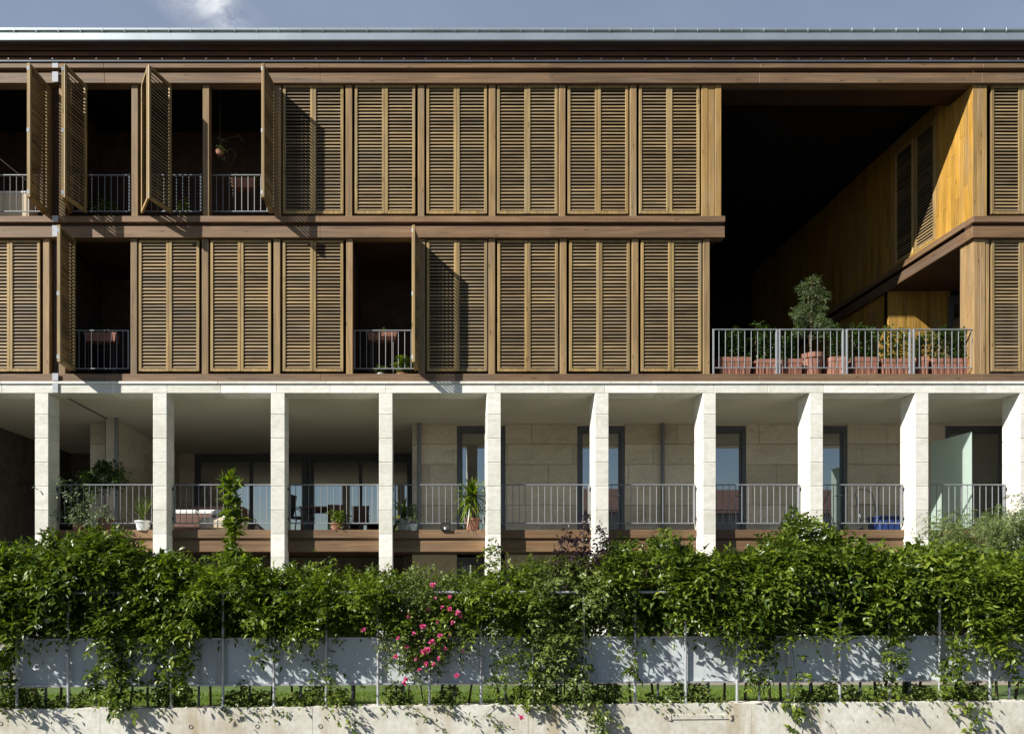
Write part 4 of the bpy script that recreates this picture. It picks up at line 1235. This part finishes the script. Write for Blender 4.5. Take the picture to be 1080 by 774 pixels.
# lantern
lx, ly = X(470, .36), .36
t = empty('lantern', 'small black lantern on the balcony floor left of the yucca', 'lantern', (lx, ly, fz))
m = MB(); m.box(lx - .1, lx + .1, ly - .1, ly + .1, fz, fz + .02); m.box(lx - .1, lx + .1, ly - .1, ly + .1, fz + .14, fz + .16)
for a in (-.09, .09):
    for b in (-.09, .09): m.box(lx + a - .008, lx + a + .008, ly + b - .008, ly + b + .008, fz + .02, fz + .14)
build(m, 'frame', 'blackmetal', t)
m = MB(); m.tube([(lx - .08, ly, fz + .16), (lx - .07, ly, fz + .24), (lx + .07, ly, fz + .24), (lx + .08, ly, fz + .16)], .006, 5); build(m, 'handle', 'blackmetal', t)
m = MB(); m.lathe((lx, ly, fz + .02), [(0, 0), (.03, 0), (.03, .08), (0, .08)], 12); build(m, 'candle', 'white', t)
# blue crate and folding trolley
bx, by = X(933, 1.0), 1.0
t = empty('storage_crate', 'blue plastic crate on the balcony floor behind the right railing', 'crate', (bx, by, fz))
m = MB(); zt = Z(544.5, by)
m.box(bx - .24, bx + .24, by - .2, by + .2, fz, zt - .05, .015); build(m, 'body', 'blueplastic', t)
build(MB().box(bx - .26, bx + .26, by - .22, by + .22, zt - .048, zt, .015), 'lid', 'blueplastic', t)
gx, gy = X(920, 1.5), 1.5
t = empty('folding_trolley', 'folded metal trolley frame leaning on the wall behind the blue crate', 'trolley', (gx, gy, fz))
m = MB()
for o in (-.2, .2): m.tube([(gx + o, gy, fz + .06), (gx + o * .95, gy + .3, fz + .95), (gx + o * .5, gy + .36, fz + 1.05)], .014, 7)
m.tube([(gx - .1, gy + .36, fz + 1.05), (gx + .1, gy + .36, fz + 1.05)], .014, 7)
for zz in (.35, .7): m.tube([(gx - .2, gy + zz * .3, fz + zz), (gx + .2, gy + zz * .3, fz + zz)], .011, 7)
m.tube([(gx + .2, gy + .1, fz + .3), (gx + .46, gy + .5, fz + 1.25)], .011, 7)
build(m, 'frame', 'gunmetal', t)
for o in (-.25, .25):
    m = MB(); m.tube([(gx + o - .02, gy, fz + .07), (gx + o + .02, gy, fz + .07)], .07, 14); build(m, 'wheel', 'blackmetal', t)
# frosted glass screen
SXX, SY0, SY1 = 11.64, .49, 1.63
t = empty('glass_screen', 'pale green frosted glass screen dividing the right balcony', 'screen', (SXX, 1.05, fz))
build(MB().box(SXX - .008, SXX + .008, SY0, SY1, FLOOR1 + .05, EYE + 3.12, .002), 'pane', 'frost', t)
m = MB()
for yy in (.65, 1.5): m.box(SXX - .03, SXX + .03, yy - .04, yy + .04, fz, FLOOR1 + .07)
for q in pieces(m): build(q, 'clamp', 'galv', t)

# ------------------------------------------------------------------ houses across the street (they show in the panes)
def house(cx, w, h, label, wallm):
    y0, y1 = -47, -38
    t = empty('house', label, 'house', (cx, y0, 0), 'houses across the street')
    build(MB().box(cx - w / 2, cx + w / 2, y0, y1, 0, h), 'wall', wallm, t)
    m = MB(); e = .5
    m.v = [(cx - w / 2 - e, y0 - e, h + .01), (cx + w / 2 + e, y0 - e, h + .01), (cx + w / 2 + e, y1 + e, h + .01), (cx - w / 2 - e, y1 + e, h + .01), (cx - w / 2 + 2, (y0 + y1) / 2, h + 2.6), (cx + w / 2 - 2, (y0 + y1) / 2, h + 2.6)]
    m.f = [(3, 2, 1, 0), (0, 1, 5, 4), (2, 3, 4, 5), (1, 2, 5), (3, 0, 4)]
    build(m, 'roof', 'roofdark', t)
    for r in range(int(h // 3)):
        for k in range(int(w // 3)):
            x = cx - w / 2 + 1.5 + k * 3
            build(MB().box(x - .5, x + .5, y1 - .05, y1 + .03, .9 + r * 3, 2.4 + r * 3), 'window', 'glass', t)
house(-24, 19, 6, 'cream house with a red tiled roof across the street at the left', 'housewall')
house(-4, 20, 4.9, 'lower cream house with a red tiled roof opposite the left loggia', 'housewall')
house(15, 17, 8.3, 'taller cream house with a red tiled roof opposite the stone colonnade', 'housewall')
house(34, 20, 8.2, 'wide cream house with a red tiled roof across the street at the right', 'housewall')

# ------------------------------------------------------------------ light, sky, camera
L = Vector((1.05, .60, -.85)).normalized()
sun = bpy.data.lights.new('sun', 'SUN'); sun.energy = 5.0; sun.angle = math.radians(.5); sun.color = (1.0, .955, .88)
so = bpy.data.objects.new('sun', sun); COL.objects.link(so); so.location = (-20, -20, 30)
so.rotation_euler = L.to_track_quat('-Z', 'Y').to_euler()
elev = math.asin(-L.z); az = math.atan2(-L.x, -L.y)
w = bpy.data.worlds.new('World'); scene.world = w; w.use_nodes = True
nt = w.node_tree; bg = nt.nodes['Background']
sky = N(nt, 'ShaderNodeTexSky'); sky.sky_type = 'NISHITA'; sky.sun_disc = False
sky.sun_elevation = elev; sky.sun_rotation = az % (2 * math.pi)
sky.air_density = 1.0; sky.dust_density = .15; sky.ozone_density = 1.0
# one wisp of cirrus, laid out by direction in the sky
tc = N(nt, 'ShaderNodeTexCoord')
def cloud(cd, sx, sz, rot):
    mp = N(nt, 'ShaderNodeMapping', vector_type='TEXTURE')
    mp.inputs['Location'].default_value = cd; mp.inputs['Rotation'].default_value = (0, rot, 0); mp.inputs['Scale'].default_value = (sx, .25, sz)
    nt.links.new(tc.outputs['Generated'], mp.inputs['Vector'])
    ln = N(nt, 'ShaderNodeVectorMath', operation='LENGTH'); nt.links.new(mp.outputs[0], ln.inputs[0])
    return ln.outputs['Value']
c1 = Vector(((228 - VX) / F, 1, (VY - 2) / F)).normalized()
d1 = cloud(tuple(c1), .045, .022, .7)
n1 = noise(nt, mapped(nt, (22, 22, 30), 'Generated'), 1.0, 9, .62, .7)
mk = ramp(nt, d1, [(0, (.62,) * 3), (1.1, (0, 0, 0))])
c2 = Vector(((200 - VX) / F, 1, (VY + 5) / F)).normalized()
mk = mix(nt, 1, mk, ramp(nt, cloud(tuple(c2), .10, .03, .3), [(0, (.45,) * 3), (1.0, (0, 0, 0))]), 'ADD')
cm = mix(nt, 1, mk, ramp(nt, n1, [(.30, (0, 0, 0)), (.62, (1, 1, 1))]), 'MULTIPLY')
sx = N(nt, 'ShaderNodeSeparateXYZ'); nt.links.new(tc.outputs['Generated'], sx.inputs[0])
veil = ramp(nt, sx.outputs['Y'], [(.2, (0, 0, 0)), (.55, (.42,) * 3)])  # haze added to brighten only the sky ahead of the camera
vn = noise(nt, mapped(nt, (2.2, 2.2, 5), 'Generated'), 1.0, 5, .55, .4)
veil = mix(nt, 1, veil, ramp(nt, vn, [(.3, (.7,) * 3), (.7, (1, 1, 1))]), 'MULTIPLY')
skyv = mix(nt, veil, sky.outputs[0], (6.2, 7.0, 8.9))
skyc = mix(nt, cm, skyv, (10.5, 10.8, 11.2))
nt.links.new(skyc, bg.inputs['Color']); bg.inputs['Strength'].default_value = .05

cam = bpy.data.cameras.new('camera'); co = bpy.data.objects.new('camera', cam); COL.objects.link(co)
co.location = (0, -D, EYE); co.rotation_euler = (math.pi / 2, 0, 0)
cam.sensor_width = 36; cam.lens = F / 1080 * 36
cam.shift_x = (540 - VX) / 1080; cam.shift_y = (VY - 387) / 1080
cam.clip_start = .1; cam.clip_end = 2000
scene.camera = co
scene.render.engine = 'CYCLES'
scene.view_settings.view_transform = 'Standard'; scene.view_settings.look = 'None'
scene.view_settings.exposure = .88; scene.view_settings.gamma = 1
